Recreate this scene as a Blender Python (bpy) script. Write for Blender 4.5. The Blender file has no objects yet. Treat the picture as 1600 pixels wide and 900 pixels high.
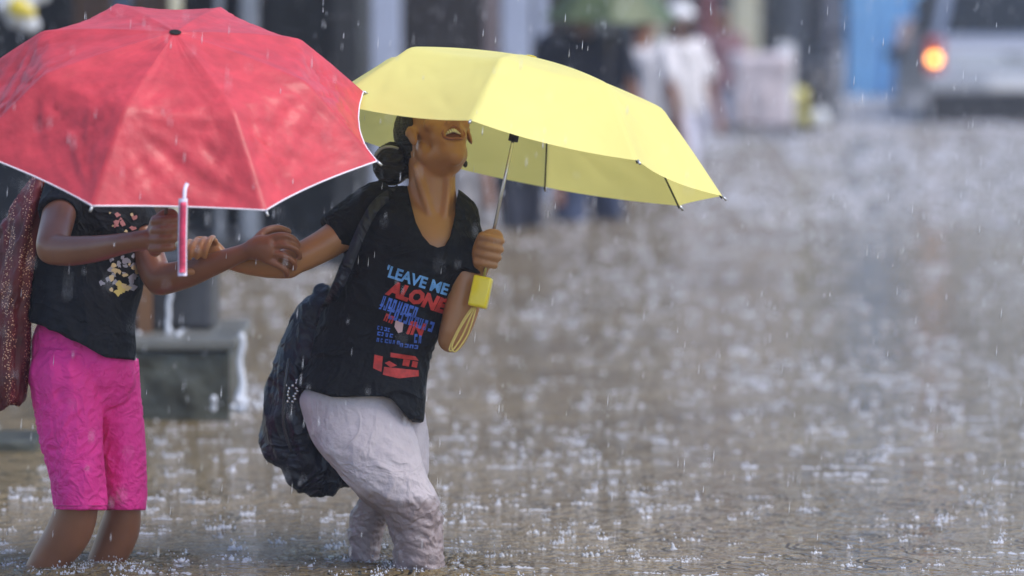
import bpy, bmesh, math, random
import numpy as np
from mathutils import Vector, Matrix, noise
R = math.radians
random.seed(7); rng = np.random.default_rng(7)
C = bpy.context.scene.collection
SC = bpy.context.scene

# ---------------------------------------------------------------- camera
F = 6500.0; PITCH = math.atan(482/6500); H = 1.418
cam_d = bpy.data.cameras.new('camera'); cam = bpy.data.objects.new('camera', cam_d); C.objects.link(cam)
cam.location = (0, 0, H); cam.rotation_euler = (math.pi/2-PITCH, 0, 0)
cam_d.sensor_width = 36; cam_d.lens = 36*F/1600; cam_d.clip_end = 1500; cam_d.clip_start = 0.1
cam_d.dof.use_dof = True; cam_d.dof.focus_distance = 9.8; cam_d.dof.aperture_fstop = 2.2
SC.camera = cam
# ---------------------------------------------------------------- world, sun, exposure
w = bpy.data.worlds.new('World'); SC.world = w; w.use_nodes = True
nt = w.node_tree; bg = nt.nodes['Background']
sky = nt.nodes.new('ShaderNodeTexSky'); sky.sky_type = 'NISHITA'; sky.sun_disc = False
SUN_EL, SUN_AZ = R(54), R(118)
sky.sun_elevation = SUN_EL; sky.sun_rotation = SUN_AZ; sky.dust_density = 1.4; sky.air_density = 1.0; sky.ozone_density = 2.0
nt.links.new(sky.outputs[0], bg.inputs[0]); bg.inputs[1].default_value = 0.13
sd = bpy.data.lights.new('sun', 'SUN'); sun = bpy.data.objects.new('sun', sd); C.objects.link(sun)
sd.energy = 1.5; sd.angle = R(35); sd.color = (1, .93, .84)
sv = Vector((math.sin(SUN_AZ)*math.cos(SUN_EL), math.cos(SUN_AZ)*math.cos(SUN_EL), math.sin(SUN_EL)))
sun.rotation_euler = sv.to_track_quat('Z', 'Y').to_euler()
SC.view_settings.view_transform = 'Standard'; SC.view_settings.look = 'None'
SC.view_settings.exposure = 1.0; SC.view_settings.gamma = 1
SC.render.engine = 'CYCLES'
try:
    SC.cycles.use_denoising = True
    SC.cycles.volume_step_rate = 4; SC.cycles.volume_bounces = 1; SC.cycles.max_bounces = 8
except Exception: pass

# ---------------------------------------------------------------- mapping
cp, sp_ = math.cos(PITCH), math.sin(PITCH)
def P(px, py, Y):
    x = (px-800)/F; v = (450-py)/F
    d = Vector((x, cp+v*sp_, -sp_+v*cp)); return Vector((0, 0, H)) + d*(Y/d.y)
def Q(q):            # (px, py, depth in px of 1/650 m behind the 10 m plane)
    return P(q[0], q[1], 10+q[2]/650)
def X_(px, Y): return (px-800)/F*Y
def Z_(py, Y): return P(800, py, Y).z
WD = 0.45            # depth of the flood

# ---------------------------------------------------------------- materials
MATS = {}
def N(nt, t, **k):
    n = nt.nodes.new(t)
    for a, b in k.items(): setattr(n, a, b)
    return n
def mat(name, col, rough=.6, metal=0, spec=.5, bump=0, bscale=60, var=.12, vscale=8, trans=0, sheen=0, emit=None, es=0, bstretch=(1, 1, 1), coat=0, bdist=.01, crease=0, cscale=12):
    if name in MATS: return MATS[name]
    m = bpy.data.materials.new(name); m.use_nodes = True; MATS[name] = m
    t = m.node_tree; b = t.nodes['Principled BSDF']; out = t.nodes['Material Output']
    tc = N(t, 'ShaderNodeTexCoord'); nz = N(t, 'ShaderNodeTexNoise'); nz.inputs['Scale'].default_value = vscale; nz.inputs['Detail'].default_value = 6
    t.links.new(tc.outputs['Object'], nz.inputs['Vector'])
    cr = N(t, 'ShaderNodeValToRGB'); c = Vector(col)
    cr.color_ramp.elements[0].position = .3; cr.color_ramp.elements[1].position = .7
    cr.color_ramp.elements[0].color = (*[max(0, x*(1-var)) for x in c], 1); cr.color_ramp.elements[1].color = (*[min(1, x*(1+var)) for x in c], 1)
    t.links.new(nz.outputs['Fac'], cr.inputs[0]); t.links.new(cr.outputs[0], b.inputs['Base Color'])
    b.inputs['Roughness'].default_value = rough; b.inputs['Metallic'].default_value = metal
    b.inputs['Specular IOR Level'].default_value = spec; b.inputs['Coat Weight'].default_value = coat
    b.inputs['Coat Roughness'].default_value = .15
    if sheen: b.inputs['Sheen Weight'].default_value = sheen
    if emit: b.inputs['Emission Color'].default_value = (*emit, 1); b.inputs['Emission Strength'].default_value = es
    if bump:
        mp = N(t, 'ShaderNodeMapping'); mp.inputs['Scale'].default_value = bstretch
        n2 = N(t, 'ShaderNodeTexNoise'); n2.inputs['Scale'].default_value = bscale; n2.inputs['Detail'].default_value = 5
        bp = N(t, 'ShaderNodeBump'); bp.inputs['Strength'].default_value = bump; bp.inputs['Distance'].default_value = bdist
        t.links.new(tc.outputs['Object'], mp.inputs[0]); t.links.new(mp.outputs[0], n2.inputs['Vector'])
        if crease:
            n3 = N(t, 'ShaderNodeTexNoise'); n3.inputs['Scale'].default_value = cscale; n3.inputs['Detail'].default_value = 3; n3.inputs['Distortion'].default_value = 1.2; t.links.new(mp.outputs[0], n3.inputs['Vector'])
            a1 = N(t, 'ShaderNodeMath', operation='SUBTRACT'); a1.inputs[1].default_value = .5; t.links.new(n3.outputs['Fac'], a1.inputs[0])
            a2 = N(t, 'ShaderNodeMath', operation='ABSOLUTE'); t.links.new(a1.outputs[0], a2.inputs[0])
            a3 = N(t, 'ShaderNodeMath', operation='MINIMUM'); a3.inputs[1].default_value = .12; t.links.new(a2.outputs[0], a3.inputs[0])
            a4 = N(t, 'ShaderNodeMath', operation='MULTIPLY_ADD'); a4.inputs[1].default_value = -crease; t.links.new(a3.outputs[0], a4.inputs[0]); t.links.new(n2.outputs['Fac'], a4.inputs[2])
            t.links.new(a4.outputs[0], bp.inputs['Height'])
        else: t.links.new(n2.outputs['Fac'], bp.inputs['Height'])
        t.links.new(bp.outputs[0], b.inputs['Normal'])
    if trans:
        tr = N(t, 'ShaderNodeBsdfTranslucent'); mx = N(t, 'ShaderNodeMixShader'); mx.inputs[0].default_value = trans
        t.links.new(cr.outputs[0], tr.inputs[0]); t.links.new(b.outputs[0], mx.inputs[1]); t.links.new(tr.outputs[0], mx.inputs[2])
        t.links.new(mx.outputs[0], out.inputs[0])
    return m

# ---------------------------------------------------------------- object helpers
def tag(o, label=None, cat=None, group=None, kind=None):
    if label: o['label'] = label
    if cat: o['category'] = cat
    if group: o['group'] = group
    if kind: o['kind'] = kind
    return o
def empty(name, loc=(0, 0, 0), rz=0):
    o = bpy.data.objects.new(name, None); C.objects.link(o); o.location = loc; o.rotation_euler.z = rz; o.empty_display_size = .1
    return o
def link(name, me, m=None, parent=None, origin=None, smooth=True):
    """me is in world coordinates; origin moves the object's origin"""
    if isinstance(me, bmesh.types.BMesh):
        bm = me; me = bpy.data.meshes.new(name); bm.to_mesh(me); bm.free()
    if m is not None: me.materials.clear(); me.materials.append(m)
    if smooth: me.polygons.foreach_set('use_smooth', [True]*len(me.polygons))
    o = bpy.data.objects.new(name, me); C.objects.link(o); me.name = name
    if origin is not None:
        me.transform(Matrix.Translation(-Vector(origin))); o.location = origin
    if parent is not None:
        o.parent = parent
        bpy.context.view_layer.update()
        o.matrix_parent_inverse = parent.matrix_world.inverted()
    return o
def crom(pts, k):
    pts = [np.array(p, float) for p in pts]; out = []
    for i in range(len(pts)-1):
        p0 = pts[max(i-1, 0)]; p1 = pts[i]; p2 = pts[i+1]; p3 = pts[min(i+2, len(pts)-1)]
        for j in range(k):
            t = j/k
            out.append(.5*((2*p1)+(-p0+p2)*t+(2*p0-5*p1+4*p2-p3)*t*t+(-p0+3*p1-3*p2+p3)*t**3))
    out.append(pts[-1]); return out
def loft(bm, pts, flat=False, n=22, k=5, mp=Q, rnd=True, sq=1.0, bend=None):
    """pts: (x, y, d, a, b); closed tube of ellipses along the points"""
    s = crom(pts, k); rings = []
    m = len(s)
    def tang(i):
        v = s[min(i+1, m-1)][:3]-s[max(i-1, 0)][:3]; return v/(np.linalg.norm(v)+1e-9)
    seq = []
    for i in range(m):
        t = np.array([0, 1., 0]) if flat else tang(i)
        seq.append((s[i][:3], t, max(s[i][3], 1e-4), max(s[i][4], 1e-4)))
    if rnd:
        def cap(e, sg):
            c, t, a, b = e; r = min(a, b)
            return [(c+sg*t*r*math.sin(f), t, a*math.cos(f), b*math.cos(f)) for f in (R(30), R(55), R(75))]
        seq = cap(seq[0], -1)[::-1]+seq+cap(seq[-1], 1)
    for c, t, a, b in seq:
        e = np.array([0, 0, 1.])
        if abs(t@e) > .92: e = np.array([0, 1., 0])
        e = e-(t@e)*t; e /= np.linalg.norm(e); l = np.cross(t, e)
        ring = []
        for j in range(n):
            f = 2*math.pi*j/n; cc, ss = math.cos(f), math.sin(f)
            if sq != 1: cc = math.copysign(abs(cc)**sq, cc); ss = math.copysign(abs(ss)**sq, ss)
            q = c+l*a*cc+e*b*ss
            ring.append(bm.verts.new(mp(q)))
        rings.append(ring)
    for i in range(len(rings)-1):
        for j in range(n):
            bm.faces.new((rings[i][j], rings[i][(j+1) % n], rings[i+1][(j+1) % n], rings[i+1][j]))
    bm.faces.new(rings[0][::-1]); bm.faces.new(rings[-1])
    return bm
def ell(bm, c, r, M=None, seg=20):
    """ellipsoid in metres, c and r Vectors in the frame M"""
    T = (M or Matrix())@Matrix.Translation(c)@Matrix.Diagonal((*r, 1))
    bmesh.ops.create_uvsphere(bm, u_segments=seg, v_segments=max(8, seg*2//3), radius=1, matrix=T)
def fuse(bm, voxel=.005, smooth=4, fac=.5):
    bmesh.ops.recalc_face_normals(bm, faces=bm.faces)
    me = bpy.data.meshes.new('tmp'); bm.to_mesh(me); bm.free()
    o = bpy.data.objects.new('tmp', me); C.objects.link(o)
    r = o.modifiers.new('r', 'REMESH'); r.mode = 'VOXEL'; r.voxel_size = voxel; r.adaptivity = 0
    if smooth:
        s = o.modifiers.new('s', 'SMOOTH'); s.factor = fac; s.iterations = smooth
    dg = bpy.context.evaluated_depsgraph_get(); dg.update()
    out = bpy.data.meshes.new_from_object(o.evaluated_get(dg))
    bpy.data.objects.remove(o); bpy.data.meshes.remove(me)
    return out
def displace(me, fn):
    n = len(me.vertices); co = np.empty(n*3); no = np.empty(n*3)
    me.vertices.foreach_get('co', co); me.vertices.foreach_get('normal', no)
    co = co.reshape(-1, 3); no = no.reshape(-1, 3)
    d = np.array([fn(Vector(c), Vector(m)) for c, m in zip(co, no)])
    co += no*d[:, None]; me.vertices.foreach_set('co', co.ravel()); me.update()
def folds(axis, f1, f2, amp, seed=0):
    """creases running along axis"""
    axis = Vector(axis).normalized(); a = axis.orthogonal().normalized(); b = axis.cross(a)
    def fn(c, n):
        warp = noise.noise(c*6+Vector((seed, 0, 3)))*.035
        q = Vector(((c.dot(a)+warp)*f2, (c.dot(b)+warp)*f2, c.dot(axis)*f1+seed))
        v = noise.noise(q); v = 1-abs(v)*2.2
        return amp*(v-.5)*(.35+.65*(noise.noise(c*5+Vector((seed, 9, 0)))+.5))
    return fn
def soften(me, keep, it=8):
    """smooth everything outside the spheres in keep"""
    b = bmesh.new(); b.from_mesh(me)
    vs = [v for v in b.verts if all((v.co-c).length > r for c, r in keep)]
    for _ in range(it): bmesh.ops.smooth_vert(b, verts=vs, factor=.5, use_axis_x=True, use_axis_y=True, use_axis_z=True)
    b.to_mesh(me); b.free(); me.update(); return me
def difference(me, cutter_bm):
    o = bpy.data.objects.new('tmp', me); C.objects.link(o)
    bmesh.ops.recalc_face_normals(cutter_bm, faces=cutter_bm.faces)
    cm = bpy.data.meshes.new('tmpc'); cutter_bm.to_mesh(cm); cutter_bm.free()
    c = bpy.data.objects.new('tmpc', cm); C.objects.link(c)
    b = o.modifiers.new('b', 'BOOLEAN'); b.operation = 'DIFFERENCE'; b.object = c; b.solver = 'EXACT'
    dg = bpy.context.evaluated_depsgraph_get(); dg.update()
    out = bpy.data.meshes.new_from_object(o.evaluated_get(dg))
    bpy.data.objects.remove(o); bpy.data.objects.remove(c)
    return out if len(out.polygons) else me
def prism(poly, Y0, Y1):
    bm = bmesh.new(); a = [bm.verts.new(P(x, y, Y0)) for x, y in poly]; b = [bm.verts.new(P(x, y, Y1)) for x, y in poly]
    bm.faces.new(a); bm.faces.new(b[::-1]); n = len(a)
    for i in range(n): bm.faces.new((a[i], b[i], b[(i+1) % n], a[(i+1) % n]))
    return bm
def box(bm, x0, x1, y0, y1, z0, z1, bev=0, M=None):
    r = bmesh.ops.create_cube(bm, size=1, matrix=(M or Matrix())@Matrix.Translation(((x0+x1)/2, (y0+y1)/2, (z0+z1)/2))@Matrix.Diagonal((abs(x1-x0), abs(y1-y0), abs(z1-z0), 1)))
    if bev:
        es = list({e for v in r['verts'] for e in v.link_edges}); bmesh.ops.bevel(bm, geom=es, offset=bev, segments=2, affect='EDGES', profile=.6)
    return bm
def boxo(name, m, parent, *a, bev=0): return link(name, box(bmesh.new(), *a, bev=bev), m, parent, smooth=False)
def tube(bm, pts, r, n=8, k=1, mp=None, r1=None):
    pts = [Vector(p) for p in pts]
    if k > 1: pts = [Vector(p) for p in crom(pts, k)]
    rings = []; prev = None
    for i, p in enumerate(pts):
        t = (pts[min(i+1, len(pts)-1)]-pts[max(i-1, 0)]).normalized()
        if prev is None: a = t.orthogonal().normalized()
        else: a = (prev-t*prev.dot(t)).normalized()
        prev = a; b = t.cross(a)
        rr = r if r1 is None else r+(r1-r)*i/(len(pts)-1)
        rings.append([bm.verts.new(p+a*rr*math.cos(2*math.pi*j/n)+b*rr*math.sin(2*math.pi*j/n)) for j in range(n)])
    for i in range(len(rings)-1):
        for j in range(n): bm.faces.new((rings[i][j], rings[i][(j+1) % n], rings[i+1][(j+1) % n], rings[i+1][j]))
    bm.faces.new(rings[0][::-1]); bm.faces.new(rings[-1]); return bm

# ================================================================ setting
def water_mat():
    m = bpy.data.materials.new('flood_water'); m.use_nodes = True; t = m.node_tree; b = t.nodes['Principled BSDF']
    L = t.links.new; tc = N(t, 'ShaderNodeTexCoord')
    def nz(s, d=4, vec=None, sc=(1, 1, 1)):
        mp = N(t, 'ShaderNodeMapping'); mp.inputs['Scale'].default_value = sc; L(tc.outputs['Object'], mp.inputs[0])
        n = N(t, 'ShaderNodeTexNoise'); n.inputs['Scale'].default_value = s; n.inputs['Detail'].default_value = d; L(mp.outputs[0], n.inputs['Vector']); return n.outputs['Fac']
    def math_(op, a, bb=None, c=None):
        n = N(t, 'ShaderNodeMath', operation=op)
        for i, v in enumerate((a, bb, c)):
            if v is None: continue
            if isinstance(v, (int, float)): n.inputs[i].default_value = v
            else: L(v, n.inputs[i])
        return n.outputs[0]
    cr = N(t, 'ShaderNodeValToRGB'); e = cr.color_ramp.elements
    e[0].position = .3; e[0].color = (.15, .108, .052, 1); e[1].position = .72; e[1].color = (.25, .19, .105, 1)
    L(nz(.9, 7), cr.inputs[0]); L(cr.outputs[0], b.inputs['Base Color'])
    b.inputs['Roughness'].default_value = .1; b.inputs['IOR'].default_value = 1.33; b.inputs['Specular IOR Level'].default_value = .4
    hs = []
    for s, amp, off in ((6.5, .9, 0), (11, .6, 3.3), (17, .35, 7.7)):   # ring waves round the drops
        mp = N(t, 'ShaderNodeMapping'); mp.inputs['Location'].default_value = (off, off*1.7, 0); mp.inputs['Scale'].default_value = (1, 1, 0); L(tc.outputs['Object'], mp.inputs[0])
        v = N(t, 'ShaderNodeTexVoronoi'); v.inputs['Scale'].default_value = s; L(mp.outputs[0], v.inputs['Vector'])
        d = v.outputs['Distance']; sep = N(t, 'ShaderNodeSeparateColor'); L(v.outputs['Color'], sep.inputs[0])
        r0 = math_('MULTIPLY', sep.outputs[0], .45)
        x = math_('SUBTRACT', d, r0); g = math_('EXPONENT', math_('MULTIPLY', math_('MULTIPLY', x, x), -90.0))
        sn = math_('SINE', math_('MULTIPLY', x, 46.0))
        hs.append(math_('MULTIPLY', math_('MULTIPLY', sn, g), amp*6/s*.7))
    h = math_('ADD', math_('ADD', hs[0], hs[1]), hs[2])
    h = math_('ADD', h, math_('MULTIPLY', nz(22, 3), 1.5)); h = math_('ADD', h, math_('MULTIPLY', nz(5, 3), 2.0))
    h = math_('ADD', h, math_('MULTIPLY', nz(60, 2), .35))
    bp = N(t, 'ShaderNodeBump'); bp.inputs['Strength'].default_value = 1; bp.inputs['Distance'].default_value = .024
    L(h, bp.inputs['Height']); L(bp.outputs[0], b.inputs['Normal'])
    return m
bm = bmesh.new(); bmesh.ops.create_grid(bm, x_segments=8, y_segments=8, size=350, matrix=Matrix.Translation((0, 200, 0)))
link('water', bm, water_mat(), smooth=False)['kind'] = 'structure'
bm = bmesh.new(); bmesh.ops.create_grid(bm, x_segments=8, y_segments=8, size=350, matrix=Matrix.Translation((0, 200, -WD)))
link('road', bm, mat('asphalt', (.05, .05, .05), .9, bump=.3), smooth=False)['kind'] = 'structure'

# ---------------------------------------------------------------- buildings on the left of the street
def building(name, label, Y, px0, px1, depth, height, wall, cat='building'):
    x0, x1 = X_(px0, Y), X_(px1, Y)
    b = empty(name, ((x0+x1)/2, Y, -WD)); tag(b, label, cat)
    return b, x0, x1
M_dark = mat('dark_plaster', (.016, .017, .02), .8, bump=.2, var=.35, vscale=2)
M_int = mat('unlit_interior', (.012, .012, .014), .9, var=.5)
M_brown = mat('brown_wood', (.16, .075, .03), .6, var=.3, vscale=5, bstretch=(8, 8, 1), bump=.3, bscale=10)
M_pale = mat('pale_blue_paint', (.42, .47, .62), .5, var=.12, vscale=3)
M_grey = mat('grey_shutter_paint', (.09, .1, .12), .5, var=.25, vscale=3, metal=.2)
M_cream = mat('cream_paint', (.62, .58, .42), .6)
# first shop, dark, open front with brown doors
b, x0, x1 = building('shop_building', 'dark open shopfront with brown wooden door leaves behind the red umbrella', 20.5, -420, 560, 6, 4, M_dark)
Y = 20.5
boxo('wall', M_dark, b, x0-2, x1, Y+1.6, Y+2.0, -WD, 4.2)
boxo('side_wall', M_dark, b, x1-.12, x1, Y, Y+1.6, -WD, 4.2)
boxo('base', mat('stained_base', (.07, .07, .075), .8, bump=.4, var=.4, vscale=3), b, x0-2, x1-.125, Y+.05, Y+1.597, -WD, .12)
boxo('fascia', M_grey, b, x0-2, x1, Y-.02, Y+.1, 2.5, 4.2)
boxo('roof', M_grey, b, x0-2.1, x1+.05, Y-.1, Y+2.1, 4.203, 4.35)
for a, c in ((88, 150), (184, 242)):
    d = boxo('door', M_brown, b, X_(a, Y), X_(c, Y), Y+.9, Y+.96, .123, 2.3, bev=.008)
    for zz in (.35, .95, 1.55):
        boxo('door_panel', mat('brown_wood_inset', (.1, .045, .02), .6), d, X_(a, Y)+.03, X_(c, Y)-.03, Y+.885, Y+.897, zz, zz+.45, bev=.004)
boxo('board', mat('faded_blue_board', (.12, .17, .25), .6), b, X_(151, Y), X_(181, Y), Y+.9, Y+.95, Z_(48, Y), Z_(48, Y)+.9)
for a, c, z0 in ((262, 281, .125), (374, 402, .125), (334, 345, .125)):
    boxo('post', M_cream if a == 262 else mat('grey_post_paint', (.2, .22, .26), .6), b, X_(a, Y-.1), X_(c, Y-.1), Y+.02, Y+.1, z0, 2.49, bev=.01)
for a in range(3):
    bmk = bmesh.new()
    for k in range(22): box(bmk, X_(405+a*50, Y), X_(452+a*50, Y), Y+.7+.012*(k % 2), Y+.73+.012*(k % 2), .125+k*.1, .222+k*.1)
    link('shutter', bmk, mat('black_shutter', (.014, .015, .018), .45, metal=.3), b, smooth=False)
# white and yellow bundle hanging top left
o = bmesh.new()
for i in range(16):
    px = random.uniform(2, 74); py = random.uniform(-30, 42); ell(o, P(px, py, 19.6), (.05, .05, .045), seg=10)
for i in range(5): ell(o, P(random.uniform(10, 60), random.uniform(-10, 40), 19.58), (.035, .03, .07), seg=10)
garl = link('plastic_bag_bunch', fuse(o, .012, 3), mat('white_bags', (.75, .77, .82), .3, var=.2, vscale=20, trans=.2), origin=P(40, -60, 19.6))
tag(garl, 'bunch of white plastic bags hanging at the shop, top left corner', 'plastic bags')
o = bmesh.new(); ell(o, P(28, 12, 19.5), (.05, .03, .05)); ell(o, P(46, 20, 19.5), (.035, .03, .03))
link('yellow_bag', fuse(o, .012, 2), mat('yellow_bag', (.7, .55, .05), .4), garl)
o = bmesh.new(); tube(o, [P(40, -30, 19.6), P(40, -30, 19.6)+Vector((0, .0, 1.0))], .006)
link('cord', o, M_grey, garl)
# second building with pale pillars
b, x0, x1 = building('arcade_building', 'dark arcade with pale blue pillars behind the yellow umbrella', 27, 545, 865, 6, 4, M_dark)
Y = 27
boxo('wall', mat('dark_brown_interior', (.018, .015, .016), .8, var=.5, vscale=1.5), b, x0-4.6, x1+.3, Y+1.5, Y+1.8, -WD, 4.2)
boxo('fascia', M_grey, b, x0-.2, x1+.3, Y-.05, Y+.3, 2.4, 4.2)
boxo('roof', M_grey, b, x0-.3, x1+.4, Y-.1, Y+1.9, 4.203, 4.33)
boxo('plinth', mat('stained_base', (.07, .07, .075)), b, x0-.2, x1+.3, Y+.25, Y+1.497, -WD, .1)
for a, c, m_ in ((578, 626, M_pale), (783, 830, M_pale), (836, 856, M_pale), (757, 779, mat('pinkish_pipe', (.2, .16, .17), .6)), (556, 574, M_grey)):
    q = bmesh.new(); xa, xb = X_(a, Y), X_(c, Y); box(q, xa, xb, Y, Y+.2, -WD, 2.397, bev=.015)
    p_ = link('pillar', q, m_, b, smooth=False)
    boxo('pillar_base', m_, p_, xa-.03, xb+.03, Y-.03, Y+.23, -WD-.002, .08, bev=.01)
# third, far grey wall
b, x0, x1 = building('street_building', 'hazy grey green building with cream pillars beyond the pedestrians', 50, 850, 1318, 6, 5, M_dark)
Y = 50
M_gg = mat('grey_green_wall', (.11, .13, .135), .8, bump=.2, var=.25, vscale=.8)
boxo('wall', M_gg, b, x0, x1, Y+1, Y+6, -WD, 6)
boxo('roof', M_grey, b, x0-.2, x1+.2, Y-.4, Y+6.2, 6.003, 6.2)
boxo('canopy', mat('dull_red_canopy', (.25, .06, .05), .7), b, x0+.1, x1-.5, Y-.3, Y+.997, 2.3, 2.42)
for a, c, m_ in ((1146, 1190, M_cream), (1098, 1122, mat('dull_red', (.3, .07, .07))), (1232, 1262, M_grey), (1020, 1040, M_cream)):
    boxo('pillar', m_, b, X_(a, Y), X_(c, Y), Y+.5, Y+.75, -WD, 2.297, bev=.02)
for k in range(4):
    f = boxo('window', M_grey, b, x0+.5+k*.85, x0+1.1+k*.85, Y+.95, Y+.998, .6, 1.7)
    boxo('pane', mat('window_glass', (.03, .035, .04), .08), f, x0+.55+k*.85, x0+1.05+k*.85, Y+.93, Y+.947, .65, 1.65)
    f = boxo('window', M_grey, b, x0+.5+k*.85, x0+1.1+k*.85, Y+.95, Y+.998, 3.2, 4.6)
    boxo('pane', mat('window_glass', (.03, .035, .04), .08), f, x0+.55+k*.85, x0+1.05+k*.85, Y+.93, Y+.947, 3.25, 4.55)
# far end of the street
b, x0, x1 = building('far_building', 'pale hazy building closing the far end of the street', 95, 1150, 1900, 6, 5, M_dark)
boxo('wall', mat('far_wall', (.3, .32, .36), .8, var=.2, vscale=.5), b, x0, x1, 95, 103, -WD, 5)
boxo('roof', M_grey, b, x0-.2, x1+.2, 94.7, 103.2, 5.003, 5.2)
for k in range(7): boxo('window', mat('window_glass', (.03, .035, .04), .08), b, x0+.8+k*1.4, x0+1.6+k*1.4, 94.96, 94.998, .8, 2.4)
# street pole
q = bmesh.new(); pY = 42; px = X_(1298, pY)
tube(q, [(px, pY, -WD), (px, pY, 5.2)], .065, 12)
pole = link('street_pole', q, mat('pale_pole_paint', (.34, .36, .46), .4, metal=.2), origin=(px, pY, -WD)); tag(pole, 'pale grey street pole standing left of the blue tarpaulin', 'pole')
q = bmesh.new(); tube(q, [(px, pY, -WD), (px, pY, .3)], .1, 12); link('pole_sleeve', q, M_grey, pole)
# blue tarpaulin shelter
tY = 50; xa, xb = X_(1322, tY), X_(1500, tY)
t_ = empty('tarpaulin_shelter', ((xa+xb)/2, tY, -WD)); tag(t_, 'bright blue tarpaulin shelter standing beside the silver car', 'tarpaulin')
q = bmesh.new(); vs = []
for i in range(41):
    col = []
    for j in range(13):
        u = i/40; z = 2.4-2.5*j/12; col.append(q.verts.new((xa+(xb-xa)*u, tY+.06*math.sin(u*40)*(.4+j/12)+.05*math.sin(u*13+j*.4), z)))
    vs.append(col)
for i in range(40):
    for j in range(12): q.faces.new((vs[i][j], vs[i+1][j], vs[i+1][j+1], vs[i][j+1]))
M_blue = mat('blue_tarpaulin', (.27, .57, .97), .45, var=.12, vscale=2, trans=.3)
link('tarpaulin', q, M_blue, t_)
q = bmesh.new(); box(q, xa, xb, tY, tY+3, 2.43, 2.46); link('tarpaulin_roof', q, M_blue, t_, smooth=False)
for a in (xa, xb):
    for d in (.05, 2.9):
        q = bmesh.new(); tube(q, [(a, tY+d+.1, -WD), (a, tY+d+.1, 2.43)], .03); link('pole', q, M_grey, t_)

# ---------------------------------------------------------------- stone ledge with water running off
lY = 13.35
M_st = mat('wet_dark_stone', (.06, .062, .05), .35, bump=.8, bscale=14, var=.55, vscale=9, bdist=.02)
led = empty('stone_ledge', (X_(270, lY), lY+.3, -WD)); tag(led, 'dark wet stone ledge half drowned behind the girl in pink shorts', 'stone ledge')
q = bmesh.new(); box(q, X_(120, lY), X_(358, lY), lY, lY+.7, -WD, Z_(548, lY), bev=.015)
bmesh.ops.subdivide_edges(q, edges=q.edges, cuts=6, use_grid_fill=True); me = bpy.data.meshes.new('b'); q.to_mesh(me); q.free()
displace(me, lambda c, n: noise.noise(c*9)*.012); link('block', me, M_st, led, smooth=False)
q = bmesh.new(); box(q, X_(118, lY)-.01, X_(364, lY)+.01, lY-.02, lY+.72, Z_(548, lY)+.002, Z_(528, lY), bev=.01); link('coping', q, mat('wet_coping', (.13, .13, .12), .3, var=.4, vscale=8, bump=.4), led, smooth=False)
q = bmesh.new(); box(q, X_(205, lY+.4), X_(334, lY+.4), lY+.3, lY+.66, Z_(527, lY), Z_(400, lY+.4), bev=.02); link('upper_block', q, mat('dark_slab', (.035, .036, .042), .4, var=.5, vscale=7, bump=.5), led, smooth=False)
q = bmesh.new(); box(q, X_(212, lY+.2), X_(233, lY+.2), lY+.22, lY+.28, Z_(531, lY), Z_(440, lY+.4)); link('wooden_post', q, M_brown, led, smooth=False)
def stream(px, y0, y1, Y, r, seed):
    q = bmesh.new(); n = 16
    a, c = P(px, y0, Y), P(px, y1, Y); c.z = max(c.z, 0)
    pts = []
    for i in range(n+1):
        t = i/n; p = a.lerp(c, t); p.x += noise.noise(Vector((t*4, seed, 0)))*.012; pts.append((p, r*(.55+.5*abs(noise.noise(Vector((t*7, seed, 5))))+.6*t**4)))
    rng_ = []
    for p, rr in pts:
        rng_.append([q.verts.new(p+Vector((math.cos(f)*rr, math.sin(f)*rr*.7, 0))) for f in [2*math.pi*j/12 for j in range(12)]])
    for i in range(n):
        for j in range(12): q.faces.new((rng_[i][j], rng_[i][(j+1) % 12], rng_[i+1][(j+1) % 12], rng_[i+1][j]))
    q.faces.new(rng_[0][::-1]); q.faces.new(rng_[-1])
    for k in range(22):
        f = random.uniform(0, 6.28); d = random.uniform(.01, .1); s = random.uniform(.004, .013)
        ell(q, c+Vector((math.cos(f)*d, math.sin(f)*d, random.uniform(0, .05))), (s, s, s*1.3), seg=6)
    return q
M_foam = mat('rain_white_water', (.72, .74, .80), .15, var=.1, trans=.25)
o = link('falling_water', stream(377, 520, 644, lY-.05, .017, 1), M_foam); tag(o, 'white stream of rainwater falling off the ledge corner', 'falling water', kind='stuff')
o = link('falling_water', stream(264, 448, 540, lY+.2, .012, 5), M_foam); tag(o, 'thin white stream of rainwater falling beside the upper slab', 'falling water', kind='stuff')
q = bmesh.new(); box(q, X_(-160, 12.6), X_(62, 12.6), 12.45, 12.75, -WD, .035, bev=.012)
tag(link('kerb_stone', q, M_st, origin=(X_(0, 12.6), 12.6, -WD), smooth=False), 'grey kerb stone just above the water at the left edge', 'kerb')

# ---------------------------------------------------------------- silver car
cY = 41.0; cx = X_(1447, cY)+.87
M_silver = mat('silver_car_paint', (.44, .45, .52), .28, metal=.5, coat=.6, var=.04)
M_black = mat('black_plastic', (.02, .02, .025), .5); M_glass = mat('car_glass', (.02, .025, .03), .05, coat=.5)
car = empty('parked_car', (cx, cY+2, -WD)); tag(car, 'silver car seen from behind with glowing orange indicator in the flooded street', 'car')
g = -WD
def prof_body(bm, W, prof, x_in=.0):
    """side profile (y,z,half width) lofted across"""
    a = [bm.verts.new((cx-w_, cY+y, g+z)) for y, z, w_ in prof]; b = [bm.verts.new((cx+w_, cY+y, g+z)) for y, z, w_ in prof]
    bm.faces.new(a); bm.faces.new(b[::-1]); n = len(a)
    for i in range(n): bm.faces.new((a[i], b[i], b[(i+1) % n], a[(i+1) % n]))
    bmesh.ops.recalc_face_normals(bm, faces=bm.faces)
    bmesh.ops.bevel(bm, geom=list(bm.edges), offset=.05, segments=3, affect='EDGES')
    return bm
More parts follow.
